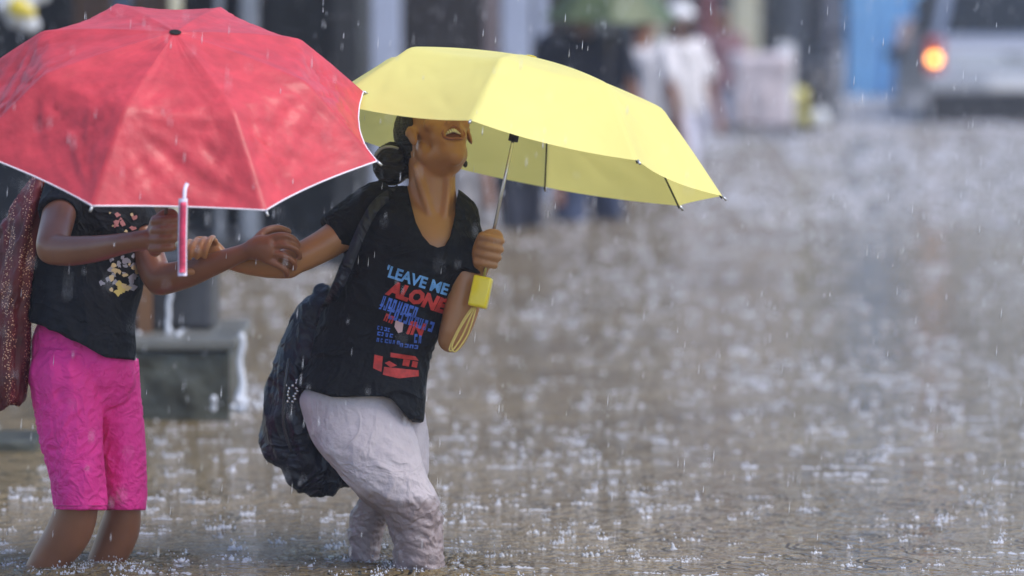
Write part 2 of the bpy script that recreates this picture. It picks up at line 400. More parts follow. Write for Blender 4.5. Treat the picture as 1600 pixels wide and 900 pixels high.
link('body', prof_body(bmesh.new(), .87, [(0, .35, .84), (-.03, .6, .87), (0, 1.22, .85), (.1, 1.3, .82), (3.1, 1.2, .82), (4.1, 1.05, .8), (4.2, .5, .82), (4.1, .3, .82)]), M_silver, car, smooth=False)
link('cabin', prof_body(bmesh.new(), .8, [(.06, 1.2, .8), (.22, 1.8, .68), (.5, 1.9, .64), (2.4, 1.88, .64), (3.2, 1.15, .76)]), M_silver, car, smooth=False)
q = bmesh.new()
for zz, y_, w_ in ((0, 0, 0),):
    v = [q.verts.new(p) for p in ((cx-.70, cY+.065, g+1.34), (cx+.70, cY+.065, g+1.34), (cx+.60, cY+.18, g+1.76), (cx-.60, cY+.18, g+1.76))]; q.faces.new(v)
bmesh.ops.solidify(q, geom=list(q.faces), thickness=.02); link('rear_window', q, M_glass, car, smooth=False)
for s in (-1, 1):
    q = bmesh.new(); v = [q.verts.new(p) for p in ((cx+s*.79, cY+.5, g+1.33), (cx+s*.79, cY+2.8, g+1.3), (cx+s*.69, cY+2.3, g+1.75), (cx+s*.69, cY+.55, g+1.75))]; q.faces.new(v)
    bmesh.ops.solidify(q, geom=list(q.faces), thickness=.02); link('side_window', q, M_glass, car, smooth=False)
    q = bmesh.new(); box(q, cx+s*.8-.09, cx+s*.8+.09, cY-.06, cY+.05, g+.92, g+1.3, bev=.02)
    tl = link('taillight', q, mat('red_lens', (.35, .02, .02), .15, coat=.5), car, smooth=False)
    if s < 0: tl['label'] = 'taillight with glowing orange indicator'
    q = bmesh.new(); ell(q, (cx+s*.8, cY-.07, g+1.09), (.05, .03, .05))
    link('indicator', q, mat('lit_orange', (.9, .35, .05), .3, emit=(1, .36, .08), es=5) if s < 0 else mat('orange_lens', (.6, .2, .03), .2), tl)
    q = bmesh.new(); ell(q, (cx+s*.95, cY+2.7, g+1.1), (.1, .06, .07)); link('mirror', q, M_black, car)
    for yy in (.75, 3.4):
        q = bmesh.new(); bmesh.ops.create_cone(q, cap_ends=True, segments=28, radius1=.31, radius2=.31, depth=.2, matrix=Matrix.Translation((cx+s*.76, cY+yy, g+.31))@Matrix.Rotation(math.pi/2, 4, 'Y'))
        wh = link('wheel', q, mat('tyre_rubber', (.02, .02, .02), .8), car, smooth=False)
        q = bmesh.new(); bmesh.ops.create_cone(q, cap_ends=True, segments=20, radius1=.19, radius2=.16, depth=.21, matrix=Matrix.Translation((cx+s*.765, cY+yy, g+.31))@Matrix.Rotation(math.pi/2, 4, 'Y'))
        link('rim', q, M_silver, wh, smooth=False)
boxo('bumper', M_silver, car, cx-.86, cx+.86, cY-.13, cY+.1, g+.76, g+.96, bev=.03)
boxo('bumper_skirt', M_black, car, cx-.84, cx+.84, cY-.1, cY+.1, g+.3, g+.757, bev=.03)
boxo('trim_strip', mat('chrome_strip', (.7, .7, .74), .2, metal=.6), car, cx-.6, cx+.6, cY-.06, cY-.03, g+1.0, g+1.05, bev=.008)
boxo('number_plate', mat('white_plate', (.75, .75, .78), .4), car, cx-.28, cx+.28, cY-.15, cY-.133, g+.79, g+.91, bev=.004)
boxo('tailgate_handle', M_black, car, cx-.12, cx+.12, cY-.05, cY-.028, g+1.1, g+1.13)

# ---------------------------------------------------------------- covered handcart
kY = 37.3
ct = empty('covered_handcart', (X_(1195, kY), kY+.3, -WD)); tag(ct, 'handcart under pale sheeting standing between pedestrians and scooter', 'handcart')
M_sheet = mat('pale_sheeting', (.66, .58, .62), .5, bump=.3, bscale=14, var=.1, trans=.15)
q = bmesh.new(); box(q, X_(1152, kY), X_(1236, kY), kY, kY+.75, Z_(198, kY), Z_(88, kY), bev=.04)
bmesh.ops.subdivide_edges(q, edges=q.edges, cuts=5, use_grid_fill=True); me = bpy.data.meshes.new('b'); q.to_mesh(me); q.free()
displace(me, lambda c, n: noise.noise(c*5)*.05+noise.noise(Vector((c.x*25, c.y*25, 0)))*.02); link('sheeting', me, M_sheet, ct)
for a in (1158, 1228):
    for d in (.08, .66):
        q = bmesh.new(); tube(q, [(X_(a, kY), kY+d, -WD), (X_(a, kY), kY+d, Z_(196, kY))], .025); link('leg', q, M_grey, ct)
q = bmesh.new(); box(q, X_(1218, kY), X_(1241, kY), kY+.05, kY+.2, Z_(192, kY), Z_(68, kY), bev=.02); link('upright_board', q, mat('white_board', (.8, .8, .84), .4), ct, smooth=False)
for s in (0, 1):
    q = bmesh.new(); bmesh.ops.create_cone(q, cap_ends=True, segments=24, radius1=.3, radius2=.3, depth=.05, matrix=Matrix.Translation((X_(1156, kY)+s*.5, kY+.35, -WD+.3))@Matrix.Rotation(math.pi/2, 4, 'Y')); link('wheel', q, M_black, ct, smooth=False)

# ---------------------------------------------------------------- scooter from behind
sY = 38.5; sx = X_(1272, sY)
sc_ = empty('parked_scooter', (sx, sY+.6, -WD)); tag(sc_, 'parked scooter with yellow and white panels beside the handcart', 'scooter')
M_yel = mat('yellow_panel', (.62, .56, .16), .35, coat=.4)
q = bmesh.new(); loft(q, [(sx, -.05+.25, sY, .1, .1), (sx, .42, sY+.1, .16, .2), (sx, .45, sY+.5, .15, .2), (sx, .35, sY+.8, .12, .15)], mp=lambda v: Vector((v[0], v[2], v[1])), n=16); link('rear_body', q, M_black, sc_)
q = bmesh.new(); ell(q, (sx-.14, sY-.02, .33), (.1, .14, .1)); ell(q, (sx-.06, sY-.03, .13), (.12, .1, .09)); link('side_panel', fuse(q, .015, 2), M_yel, sc_)
q = bmesh.new(); ell(q, (sx+.04, sY-.12, .14), (.08, .08, .1)); link('mudguard', q, mat('white_plastic', (.75, .77, .8), .35), sc_)
q = bmesh.new(); ell(q, (sx, sY+.45, .6), (.16, .42, .07)); link('seat', q, M_black, sc_)
for yy in (.05, 1.25):
    q = bmesh.new(); bmesh.ops.create_cone(q, cap_ends=True, segments=26, radius1=.26, radius2=.26, depth=.11, matrix=Matrix.Translation((sx, sY+yy, -WD+.26))@Matrix.Rotation(math.pi/2, 4, 'Y')); link('wheel', q, mat('tyre_rubber', (.02, .02, .02), .8), sc_, smooth=False)
q = bmesh.new(); box(q, sx-.16, sx+.16, sY+1.0, sY+1.12, -.05, .62, bev=.04); link('front_shield', q, M_grey, sc_, smooth=False)
q = bmesh.new(); tube(q, [(sx-.32, sY+.95, .72), (sx, sY+1.05, .68), (sx+.32, sY+.95, .72)], .018, k=4); link('handlebar', q, M_black, sc_)
for s in (-1, 1):
    q = bmesh.new(); ell(q, (sx+s*.3, sY+.95, .9), (.06, .015, .045)); tube(q, [(sx+s*.24, sY+.97, .7), (sx+s*.29, sY+.96, .88)], .006); link('mirror', q, M_black, sc_)

def umb_matrix(apex, axis, spin):
    z = Vector(axis).normalized(); x = Vector((1, 0, 0)); x = (x-z*x.dot(z)).normalized(); y = z.cross(x)
    return Matrix.Translation(apex)@Matrix((x, y, z)).transposed().to_4x4()@Matrix.Rotation(spin, 4, 'Z')
ax = lambda roll, lean: Vector((math.sin(R(roll))*math.cos(R(lean)), math.sin(R(lean)), math.cos(R(roll))*math.cos(R(lean))))
MR = umb_matrix(Q((274, 50, -415)), ax(5.2, -22.5), R(-16))
MY = umb_matrix(Q((830, 88, 0)), ax(12.2, 9.0), R(-10))
def toQ(v):
    d = v-Vector((0, 0, H)); z = d.y*cp-d.z*sp_; u = d.y*sp_+d.z*cp
    return np.array([800+F*d.x/z, 450-F*u/z, (v.y-10)*650])
def on_shaft(M, py):
    a, b = 0.1, .8
    for _ in range(30):
        m_ = (a+b)/2
        if toQ(M@Vector((0, 0, -m_)))[1] < py: a = m_
        else: b = m_
    return toQ(M@Vector((0, 0, -a))), a
GR, LR = on_shaft(MR, 366); GY, LY = on_shaft(MY, 393)
# ================================================================ skin and cloth
M_skinW = mat('warm_brown_skin', (.40, .19, .08), .36, spec=.5, var=.1, vscale=14, bump=.1, bscale=120, bdist=.002)
M_skinG = mat('dark_brown_skin', (.24, .10, .055), .36, spec=.5, var=.12, vscale=14, bump=.1, bscale=120, bdist=.002)
for m_ in (M_skinW, M_skinG):
    b_ = m_.node_tree.nodes['Principled BSDF']; b_.inputs['Subsurface Weight'].default_value = .08; b_.inputs['Subsurface Radius'].default_value = (.01, .004, .002)
M_hair = mat('black_hair', (.012, .011, .012), .38, bump=.9, bscale=40, bstretch=(1, 1, 6), bdist=.01, var=.3, vscale=30)
M_tee = mat('black_wet_cotton', (.004, .0048, .008), .7, spec=.22, bump=.8, bscale=40, crease=6, cscale=7, var=.3, vscale=9, bdist=.01)
M_teeG = mat('charcoal_cotton', (.010, .012, .017), .75, spec=.2, bump=.8, bscale=40, crease=6, cscale=7, var=.3, vscale=9)

def head(bm, M, open_mouth=False):
    """head in its own frame: x to the side, y forward, z up, origin between the ears"""
    jd = .018 if open_mouth else 0
    ell(bm, (0, -.012, .045), (.074, .092, .083), M, 28)
    ell(bm, (0, .028, .02), (.064, .062, .07), M, 24)
    ell(bm, (0, .048, -.03), (.048, .042, .05), M, 20)
    ell(bm, (0, .052-jd*.6, -.072-jd), (.026, .026, .022), M, 16)
    ell(bm, (0, .022, -.062-jd*.8), (.042, .05, .026), M, 20); ell(bm, (0, -.005, -.06), (.05, .045, .04), M, 20)
    for s in (-1, 1):
        ell(bm, (s*.034, .022-jd*.3, -.05-jd*.7), (.02, .05, .02), M @ Matrix.Rotation(s*.35, 4, 'Z'), 16)
        ell(bm, (s*.048, -.004, -.035), (.018, .026, .034), M, 16)
        ell(bm, (s*.04, .063, -.008), (.022, .018, .018), M, 14)
        ell(bm, (s*.076, -.006, -.002), (.006, .017, .03), M@Matrix.Rotation(s*.35, 4, 'Z'), 12)
        ell(bm, (s*.079, -.008, .012), (.006, .017, .014), M@Matrix.Rotation(s*.35, 4, 'Z'), 10)
        ell(bm, (s*.008+s*.006, .094, -.028), (.009, .01, .008), M, 10)
    ell(bm, (0, .098, -.022), (.011, .014, .011), M, 12)
    ell(bm, (0, .09, 0), (.009, .014, .03), M, 12)
    if open_mouth:
        for i in range(18):
            f = 2*math.pi*i/18
            x, z = .031*math.cos(f), -.054+.021*math.sin(f)+(.006*abs(math.cos(f)))
            ell(bm, (x, .084-abs(x)*.45-.004*(1-math.sin(f)), z), (.007, .006, .006), M, 8)
    else:
        ell(bm, (0, .087, -.05), (.022, .008, .006), M, 12); ell(bm, (0, .085, -.06), (.018, .008, .006), M, 12)
def eyes(M, parent):
    for s in (-1, 1):
        q = bmesh.new(); ell(q, (s*.031, .076, .012), (.012, .012, .009), M, 12)
        e = link('eye', q, mat('eye_white', (.75, .73, .7), .2), parent)
        q = bmesh.new(); ell(q, (s*.031, .0875, .012), (.005, .0025, .005), M, 10); link('iris', q, mat('dark_iris', (.03, .015, .01), .15), e)
        q = bmesh.new(); tube(q, [M@Vector((s*.016, .089, .03)), M@Vector((s*.032, .087, .035)), M@Vector((s*.048, .076, .029))], .0028, k=3); link('eyebrow', q, M_hair, parent)

# ================================================================ the woman under the yellow umbrella
hd = Vector((math.sin(R(26)), -math.cos(R(26)), 0))
ph = R(44); fw = hd*math.cos(ph)+Vector((0, 0, 1))*math.sin(ph); up = -hd*math.sin(ph)+Vector((0, 0, 1))*math.cos(ph); side = fw.cross(up)
O = Q((684, 219, 10))
MW = Matrix.Translation(O)@Matrix((side, fw, up)).transposed().to_4x4()
bm = bmesh.new(); head(bm, MW, True)
# neck, chest
loft(bm, [(674, 222, 22, 38, 36), (675, 262, 12, 37, 34), (675, 300, 6, 38, 34), (672, 335, 4, 50, 38), (668, 370, 8, 70, 48)], n=24)
loft(bm, [(640, 318, 8, 75, 26), (655, 345, 2, 88, 46), (655, 385, -2, 88, 60), (640, 430, -2, 84, 60), (600, 520, 4, 78, 50), (570, 590, 8, 72, 46), (560, 640, 10, 66, 44)], flat=True, n=30)
loft(bm, [(650, 262, -18, 7, 7), (664, 310, -29, 6.5, 6.5), (680, 362, -37, 6, 5)], n=10)
loft(bm, [(702, 262, -16, 7, 7), (699, 310, -27, 6, 6), (692, 362, -37, 6, 5)], n=10)
loft(bm, [(684, 368, -40, 5, 5), (660, 360, -36, 6, 5), (628, 345, -24, 6, 5)], n=10)
loft(bm, [(692, 368, -40, 5, 5), (708, 358, -34, 6, 5), (730, 348, -16, 6, 5)], n=10)
# arm holding the umbrella
loft(bm, [(724, 362, 0, 24, 26), (728, 420, -14, 23, 26), (716, 480, -26, 22, 25), (706, 522, -30, 21, 24)])
loft(bm, [(705, 530, -30, 22, 22), (720, 500, -30, 23, 21), (736, 462, -26, 19, 17), (746, 428, GY[2]+20, 15, 15), (GY[0]-10, 408, GY[2]+6, 14, 15)])
# arm reaching to the girl
loft(bm, [(588, 318, 0, 30, 28), (556, 348, -14, 28, 26), (515, 378, -30, 26, 25), (478, 398, -42, 24, 23), (450, 410, -48, 23, 22)])
loft(bm, [(452, 412, -48, 24, 22), (420, 414, -44, 21, 20), (380, 411, -34, 17, 17), (345, 402, -26, 14, 15), (330, 396, -24, 14, 14)])
# legs (under trousers) and feet
loft(bm, [(545, 640, 0, 50, 40), (592, 730, -20, 40, 34), (626, 780, -22, 34, 32), (649, 850, -8, 28, 30), (655, 960, 10, 26, 28), (655, 1120, 30, 18, 20), (655, 1150, 30, 18, 22)])
loft(bm, [(610, 650, 60, 42, 34), (624, 740, 54, 26, 28), (590, 800, 68, 16, 17), (569, 880, 88, 14, 18), (560, 980, 90, 25, 27), (545, 1120, 100, 18, 20), (545, 1150, 100, 18, 22)])
for fx, fd in ((655, 30), (545, 100)):
    loft(bm, [(fx-14, 1158, fd, 15, 18), (fx+30, 1160, fd-12, 13, 22), (fx+80, 1166, fd-26, 9, 26), (fx+105, 1168, fd-32, 6, 20)])
# the fist round the shaft: four fingers in front, thumb on top
def fist(bm, c, fr, across, top, sz=1.0, curl=1.0):
    """c centre px; fingers stacked along top, wrapping across the thing held"""
    c = np.array(c, float); A = np.array(across, float); T = np.array(top, float); D = np.array(fr, float)
    loft(bm, [(*(c-A*17*sz+T*24*sz+D*-4), 13*sz, 13*sz), (*(c-A*18*sz-T*2+D*-4), 16*sz, 15*sz), (*(c-A*15*sz-T*26*sz), 13*sz, 14*sz)], n=14)
    for k, (ln, o_) in enumerate(((1.0, 0), (1.06, 2), (1.0, 1), (.82, -2))):
        h = T*(25-16.5*k)*sz
        p = [c-A*20*sz+h+D*8*sz, c-A*6*sz+h+D*(19+o_)*sz, c+A*12*sz*ln+h+D*(18+o_)*sz, c+A*20*sz*ln+h+D*6*sz, c+A*12*sz*ln+h-D*6*sz, c-A*2*sz+h-D*6*sz]
        loft(bm, [(*q_, r_*sz, r_*sz) for q_, r_ in zip(p, (8.4, 8.2, 7.8, 7.6, 7, 6))], n=10, k=3)
    loft(bm, [(*(c-A*20*sz+T*12*sz-D*2), 10*sz, 10*sz), (*(c-A*10*sz+T*33*sz+D*4*sz), 9.5*sz, 9.5*sz), (*(c+A*6*sz+T*38*sz+D*8*sz), 8*sz, 8*sz), (*(c+A*14*sz+T*35*sz+D*8*sz), 6.5*sz, 6.5*sz)], n=10, k=3)
sh_dir = np.array([68, -315, 0.]); sh_dir /= np.linalg.norm(sh_dir)
fist(bm, tuple(GY), (0, 0, -1), (.97, .21, 0), tuple(sh_dir), .8)
# open hand of the reaching arm, laid over the girl's forearm
def grip_hand(bm, wrist, dirv, spread, down, n_depth, sz=1.0):
    w_ = np.array(wrist, float); d = np.array(dirv, float); d /= np.linalg.norm(d); s = np.array(spread, float); dn = np.array(down, float)
    loft(bm, [(*w_, 14*sz, 12*sz), (*(w_+d*16*sz), 17*sz, 11*sz), (*(w_+d*38*sz), 19*sz, 10*sz)], n=16)
    for k in range(4):
        b0 = w_+d*36*sz+s*(14-9.5*k)*sz; ln = (.9, 1.0, .95, .78)[k]
        p = [b0, b0+d*18*ln*sz+dn*3*sz, b0+d*31*ln*sz+dn*12*sz, b0+d*36*ln*sz+dn*26*sz]
        loft(bm, [(*q_, r_*sz, r_*sz) for q_, r_ in zip(p, (6.6, 6.2, 5.8, 5))], n=10, k=3)
    b0 = w_+d*10*sz+s*14*sz
    p = [b0, b0+d*14*sz+s*12*sz+dn*8*sz, b0+d*26*sz+s*14*sz+dn*20*sz, b0+d*30*sz+s*12*sz+dn*30*sz]
    loft(bm, [(*q_, r_*sz, r_*sz) for q_, r_ in zip(p, (8, 7.5, 6.8, 5.5))], n=10, k=3)
def finger(bm, pts, r0=7, r1=5.2):
    n_ = len(pts); loft(bm, [(*p, r0+(r1-r0)*i/(n_-1), r0+(r1-r0)*i/(n_-1)) for i, p in enumerate(pts)], n=10, k=3)
loft(bm, [(345, 401, -28, 14, 13), (328, 392, -26, 20, 12), (308, 388, -26, 20, 11)])
for k in range(4): finger(bm, [(338-11.5*k, 384+k, -28), (333-12*k, 372+k*2, -44), (328-12*k, 376+k*2, -68), (322-12*k, 390+k, -78), (320-12*k, 401+k, -76)], 5.6, 4.6)
finger(bm, [(336, 404, -34), (322, 416, -44), (306, 424, -56), (292, 424, -62)], 8, 6)
WB = P(640, 1000, 10.0); WB.z = -WD
wm = soften(fuse(bm, .0036, 2), [(Q(GY), .075), (Q((315, 392, -45)), .075), (MW@Vector((0, .09, -.05)), .02), (MW@Vector((-.08, 0, 0)), .034), (MW@Vector((.08, 0, 0)), .034)], 11); cut = bmesh.new(); ell(cut, (0, .092, -.053), (.026, .03, .0175), MW, 20)
woman = link('person', difference(wm, cut), M_skinW, origin=WB)
tag(woman, 'laughing woman in black printed T-shirt and pale trousers wading under a yellow umbrella', 'person')
eyes(MW, woman)
# mouth
q = bmesh.new(); ell(q, (0, .058, -.053), (.029, .02, .021), MW, 16); mo = link('mouth', q, mat('mouth_inside', (.1, .012, .012), .4), woman)
q = bmesh.new()
for i in range(8):
    x = (i-3.5)*.0052; box(q, x-.0024, x+.0024, -.0+.080-abs(x)*.5, .085-abs(x)*.5, -.0475, -.0375, bev=.001, M=MW)
link('teeth', q, mat('teeth', (.8, .77, .7), .2), mo)
q = bmesh.new()
pl = [(.0285*math.cos(2*math.pi*i/24), -.053+.0185*math.sin(2*math.pi*i/24)+.004*abs(math.cos(2*math.pi*i/24))) for i in range(25)]
tube(q, [MW@Vector((x, .089-abs(x)*.42-.003*(1 if z < -.05 else 0), z)) for x, z in pl], .0032, n=8)
link('lips', q, mat('lips', (.3, .10, .06), .3), woman)
# hair
q = bmesh.new()
ell(q, (0, -.03, .052), (.083, .088, .088), MW, 28); ell(q, (0, -.045, .0), (.07, .06, .06), MW, 20)
ell(q, (0, .005, .085), (.07, .07, .055), MW, 24)
for s in (-1, 1): ell(q, (s*.07, .006, .045), (.011, .03, .035), MW, 12)
bun = Q((613, 256, 34))
tube(q, [MW@Vector((0, -.08, .0)), (MW@Vector((0, -.09, -.01))+bun)/2, bun], .032, n=14)
me = fuse(q, .0045, 4); displace(me, folds(up, 10, 70, .0025, 3)); hair = link('hair', me, M_hair, woman)
q = bmesh.new(); ell(q, bun, (.047, .045, .052), None, 24)
me = fuse(q, .0045, 2); displace(me, folds((1, 0, .4), 12, 60, .006, 5)); link('bun', me, M_hair, hair)
q = bmesh.new(); tube(q, [Q((586, 243, 5)), Q((596, 232, -2)), Q((610, 229, -5)), Q((622, 232, 0))], .0035, k=4); link('hair_band', q, mat('grey_elastic', (.35, .37, .4), .4), hair)
q = bmesh.new(); ell(q, Q((727, 256, 12)), (.006, .006, .009)); link('earring', q, mat('dark_metal_bead', (.03, .03, .03), .3), woman)
q = bmesh.new(); tube(q, [Q((650, 330, -10)), Q((668, 352, -34)), Q((684, 362, -42)), Q((697, 352, -36)), Q((712, 325, -12))], .0012, k=5)
nk = link('necklace', q, mat('fine_gold', (.7, .5, .2), .25, metal=.9), woman)

# T-shirt
q = bmesh.new()
loft(q, [(645, 292, 12, 62, 18), (652, 312, 8, 86, 36), (652, 342, 2, 97, 56), (646, 385, 0, 104, 68), (630, 430, 0, 104, 70), (603, 490, 2, 99, 66), (578, 560, 6, 95, 64), (566, 600, 8, 99, 76), (562, 622, 8, 101, 82)], flat=True, n=44, k=6, sq=.9, rnd=False)
loft(q, [(610, 305, 4, 30, 26), (580, 326, -4, 36, 34), (548, 350, -14, 35, 33), (517, 367, -24, 33, 31)], n=24, rnd=False)
loft(q, [(712, 345, 6, 28, 28), (728, 368, -2, 28, 32), (733, 402, -12, 26, 33), (729, 432, -26, 27, 33)], n=24, rnd=False)
me = fuse(q, .0045, 2)
# hem: the right side hangs lower
co = np.empty(len(me.vertices)*3); me.vertices.foreach_get('co', co); co = co.reshape(-1, 3)
for v in co:
    pyy = 885-v[2]*650; pxx = 800+v[0]*650
    if pyy > 560:
        k_ = min(1, (pyy-560)/62); off = np.interp(pxx, [460, 520, 600, 612, 640, 670], [-22, -2, -3, 2, 38, 41])
        v[2] -= off*k_/650
me.vertices.foreach_set('co', co.ravel()); me.update()
d1 = folds((.45, .3, 1), 3, 17, .010, 2); d2 = folds((1, 0, -.35), 5, 30, .006, 8)
displace(me, lambda c, n: (d1(c, n)*(1 if 885-c.z*650 > 400 else .5)+d2(c, n))*max(.2, min(1, (600-885+c.z*650)/40)))
neck = [(612, 255), (628, 262), (636, 290), (643, 322), (650, 348), (660, 368), (672, 382), (684, 387), (695, 384), (703, 370), (708, 350), (711, 335), (712, 318), (716, 300), (716, 255)]
me = difference(me, prism(neck, 9.6, 10.07))
shirt = link('shirt', me, M_tee, woman)
# lettering on the shirt
def drape(bm_, target, maxe=.012, off=.003):
    bmesh.ops.triangulate(bm_, faces=bm_.faces)
    for _ in range(5):
        es = [e for e in bm_.edges if e.calc_length() > maxe]
        if not es: break
        bmesh.ops.subdivide_edges(bm_, edges=es, cuts=1); bmesh.ops.triangulate(bm_, faces=bm_.faces)
    from mathutils.bvhtree import BVHTree
    dg = bpy.context.evaluated_depsgraph_get(); dg.update()
    tree = BVHTree.FromObject(target, dg); inv = target.matrix_world.inverted(); bad = []
    for v in bm_.verts:
        o_ = Vector((v.co.x, 9.0, v.co.z+ .0742*(10-9.0))); d = (Vector((v.co.x, 10, v.co.z))-o_).normalized()
        h_ = tree.ray_cast(inv@o_, inv.to_3x3()@d)
        if h_[0] is None: bad.append(v); continue
        v.co = target.matrix_world@h_[0]-d*off
    bmesh.ops.delete(bm_, geom=bad, context='VERTS')
    bmesh.ops.delete(bm_, geom=[f for f in bm_.faces if max(e.calc_length() for e in f.edges) > .05], context='FACES')
    return bm_
def text_bm(s, x, y, h, wid, ang, bold=.0, shear=0):
    cu = bpy.data.curves.new('t', 'FONT'); cu.body = s; cu.size = 1; cu.offset = bold; cu.fill_mode = 'FRONT'; cu.shear = shear; cu.resolution_u = 2
    o_ = bpy.data.objects.new('t', cu); C.objects.link(o_); dg = bpy.context.evaluated_depsgraph_get(); dg.update()
    me_ = bpy.data.meshes.new_from_object(o_.evaluated_get(dg)); bpy.data.objects.remove(o_)
    b_ = bmesh.new(); b_.from_mesh(me_)
    xs = [v.co.x for v in b_.verts]; ys = [v.co.y for v in b_.verts]; x0_, x1_, y0_, y1_ = min(xs), max(xs), min(ys), max(ys)
    ca, sa = math.cos(R(ang)), math.sin(R(ang))
    for v in b_.verts:
        u = (v.co.x-x0_)/(x1_-x0_)*wid; t = (v.co.y-y0_)/(y1_-y0_)*h
        px_ = x+u*ca+t*sa; py_ = y+u*sa-t*ca
        v.co = Q((px_, py_, 0))
    return b_
def poly_bm(polys):
    b_ = bmesh.new()
    for pl_ in polys: b_.faces.new([b_.verts.new(Q((x, y, 0))) for x, y in pl_])
    return b_
bpy.context.view_layer.update()
M_tb = mat('print_light_blue', (.14, .36, .72), .6, var=.25, vscale=60); M_tr = mat('print_red', (.5, .035, .03), .6, var=.3, vscale=60); M_tbb = mat('print_blue', (.05, .13, .52), .6, var=.4, vscale=60); M_tw = mat('print_pink_white', (.6, .4, .42), .6)
def merge(bs):
    out = bmesh.new()
    for b_ in bs:
        m_ = bpy.data.meshes.new('x'); b_.to_mesh(m_); b_.free(); out.from_mesh(m_); bpy.data.meshes.remove(m_)
    return out
pr1 = merge([text_bm("'LEAVE ME", 603, 432, 19, 100, 17.5, .035)])
pr2 = merge([text_bm('ALONE', 603, 460, 25, 98, 19, .06, .15)])
# unreadable blue lines: rows of small broken strokes
def strokes(x, y, wid, h, ang, n, seed):
    r_ = random.Random(seed); ca, sa = math.cos(R(ang)), math.sin(R(ang)); out = []
    for i in range(n):
        u = wid*i/n; ww = wid/n*r_.uniform(.45, .85); k_ = r_.choice((0, 1, 2))
        segs = [((0, 0), (ww*.35, h)), ((0, 0), (ww, h*.3)), ((ww*.6, 0), (ww, h)), ((0, h*.7), (ww, h))]
        for (a_, b_), (c_, d_) in r_.sample(segs, 3):
            out.append([(x+(u+p)*ca-(-q_)*-sa*-1, y+(u+p)*sa-q_*ca) for p, q_ in ((a_, b_), (c_, b_), (c_, d_), (a_, d_))])
    return out
pr3 = merge([poly_bm(strokes(596, 478, 60, 17, 19, 7, 1)), poly_bm(strokes(608, 497, 72, 16, 18, 9, 2)), poly_bm(strokes(594, 482, 20, 7, 15, 3, 3)),
             poly_bm(strokes(591, 514, 22, 6, 12, 4, 4)), poly_bm(strokes(591, 523, 26, 6, 10, 4, 6)), poly_bm(strokes(590, 533, 38, 6, 8, 6, 7)), poly_bm(strokes(626, 541, 30, 6, 8, 4, 9)), poly_bm(strokes(648, 535, 14, 14, 5, 2, 11))])
pr4 = merge([poly_bm(strokes(601, 500, 16, 12, 24, 2, 5)), text_bm('IN', 636, 521, 21, 28, 10, .045, .2),
             poly_bm([[(612, 550), (650, 556), (655, 563), (612, 557)], [(587, 553), (600, 556), (598, 580), (585, 574)], [(602, 572), (655, 578), (655, 587), (625, 590), (600, 584)], [(632, 560), (642, 562), (640, 572), (630, 570)], [(646, 563), (654, 565), (652, 574), (644, 572)], [(603, 566), (610, 563), (622, 570), (612, 573)]])])
pr5 = merge([poly_bm([[(620, 500), (632, 504), (630, 518), (624, 520), (618, 510)]])])
for b_, m_ in ((pr1, M_tb), (pr2, M_tr), (pr3, M_tbb), (pr4, M_tr), (pr5, M_tw)):
    link('shirt_print', drape(b_, shirt), m_, shirt, smooth=False)

# trousers: upper part dry, lower part soaked
def trouser_mat():
    m = mat('pale_mauve_cotton', (.56, .49, .52), .75, bump=.7, bscale=40, var=.06, vscale=10, crease=3, cscale=10)
    t = m.node_tree; L = t.links.new; b_ = t.nodes['Principled BSDF']; cr = t.nodes['Color Ramp'] if 'Color Ramp' in t.nodes else [n for n in t.nodes if n.type == 'VALTORGB'][0]
    g_ = N(t, 'ShaderNodeNewGeometry'); sx_ = N(t, 'ShaderNodeSeparateXYZ'); L(g_.outputs['Position'], sx_.inputs[0])
    nz = N(t, 'ShaderNodeTexNoise'); nz.inputs['Scale'].default_value = 12; L(g_.outputs['Position'], nz.inputs['Vector'])
    a = N(t, 'ShaderNodeMath', operation='MULTIPLY_ADD'); L(nz.outputs['Fac'], a.inputs[0]); a.inputs[1].default_value = .07; L(sx_.outputs['Z'], a.inputs[2])
    r_ = N(t, 'ShaderNodeMapRange'); r_.inputs['From Min'].default_value = .205; r_.inputs['From Max'].default_value = .225; L(a.outputs[0], r_.inputs['Value'])
    mx = N(t, 'ShaderNodeMix', data_type='RGBA'); mx.inputs['A'].default_value = (.31, .245, .25, 1)
    L(r_.outputs[0], mx.inputs['Factor']); L(cr.outputs[0], mx.inputs['B']); L(mx.outputs['Result'], b_.inputs['Base Color'])
    ro = N(t, 'ShaderNodeMapRange'); ro.inputs['To Min'].default_value = .35; ro.inputs['To Max'].default_value = .75; L(r_.outputs[0], ro.inputs['Value']); L(ro.outputs[0], b_.inputs['Roughness'])
    return m
q = bmesh.new()
loft(q, [(560, 600, 8, 74, 48), (552, 622, 4, 84, 58), (561, 660, 0, 84, 62), (575, 700, -14, 80, 60), (598, 740, -24, 70, 54), (622, 775, -26, 62, 50), (645, 808, -18, 46, 46), (652, 845, -10, 39, 42), (654, 885, -4, 39, 42), (656, 930, 2, 40, 40)], flat=True, n=36, k=5)
loft(q, [(600, 620, 60, 60, 44), (634, 668, 62, 34, 44), (638, 710, 56, 32, 42), (628, 752, 54, 36, 40), (590, 790, 68, 36, 36), (572, 830, 80, 27, 34), (569, 875, 88, 23, 32), (566, 930, 92, 23, 32)], flat=True, n=30)
me = fuse(q, .0042, 1)
da = folds((1, 0, -.5), 4, 28, .009, 11); db = folds((.5, .2, 1), 3, 22, .005, 4)
dcr = folds((1, 0, -.35), 6, 60, .0055, 21)
def tw(c, n):
    y_ = 885-c.z*650; low = min(1, max(0, (y_-740)/50))
    return (da(c, n)*(.3+.5*low)+db(c, n)*.7+dcr(c, n)*low*.8)*max(.15, min(1, (y_-640)/40))
displace(me, tw); trousers = link('trousers', me, trouser_mat(), woman)
q = bmesh.new()
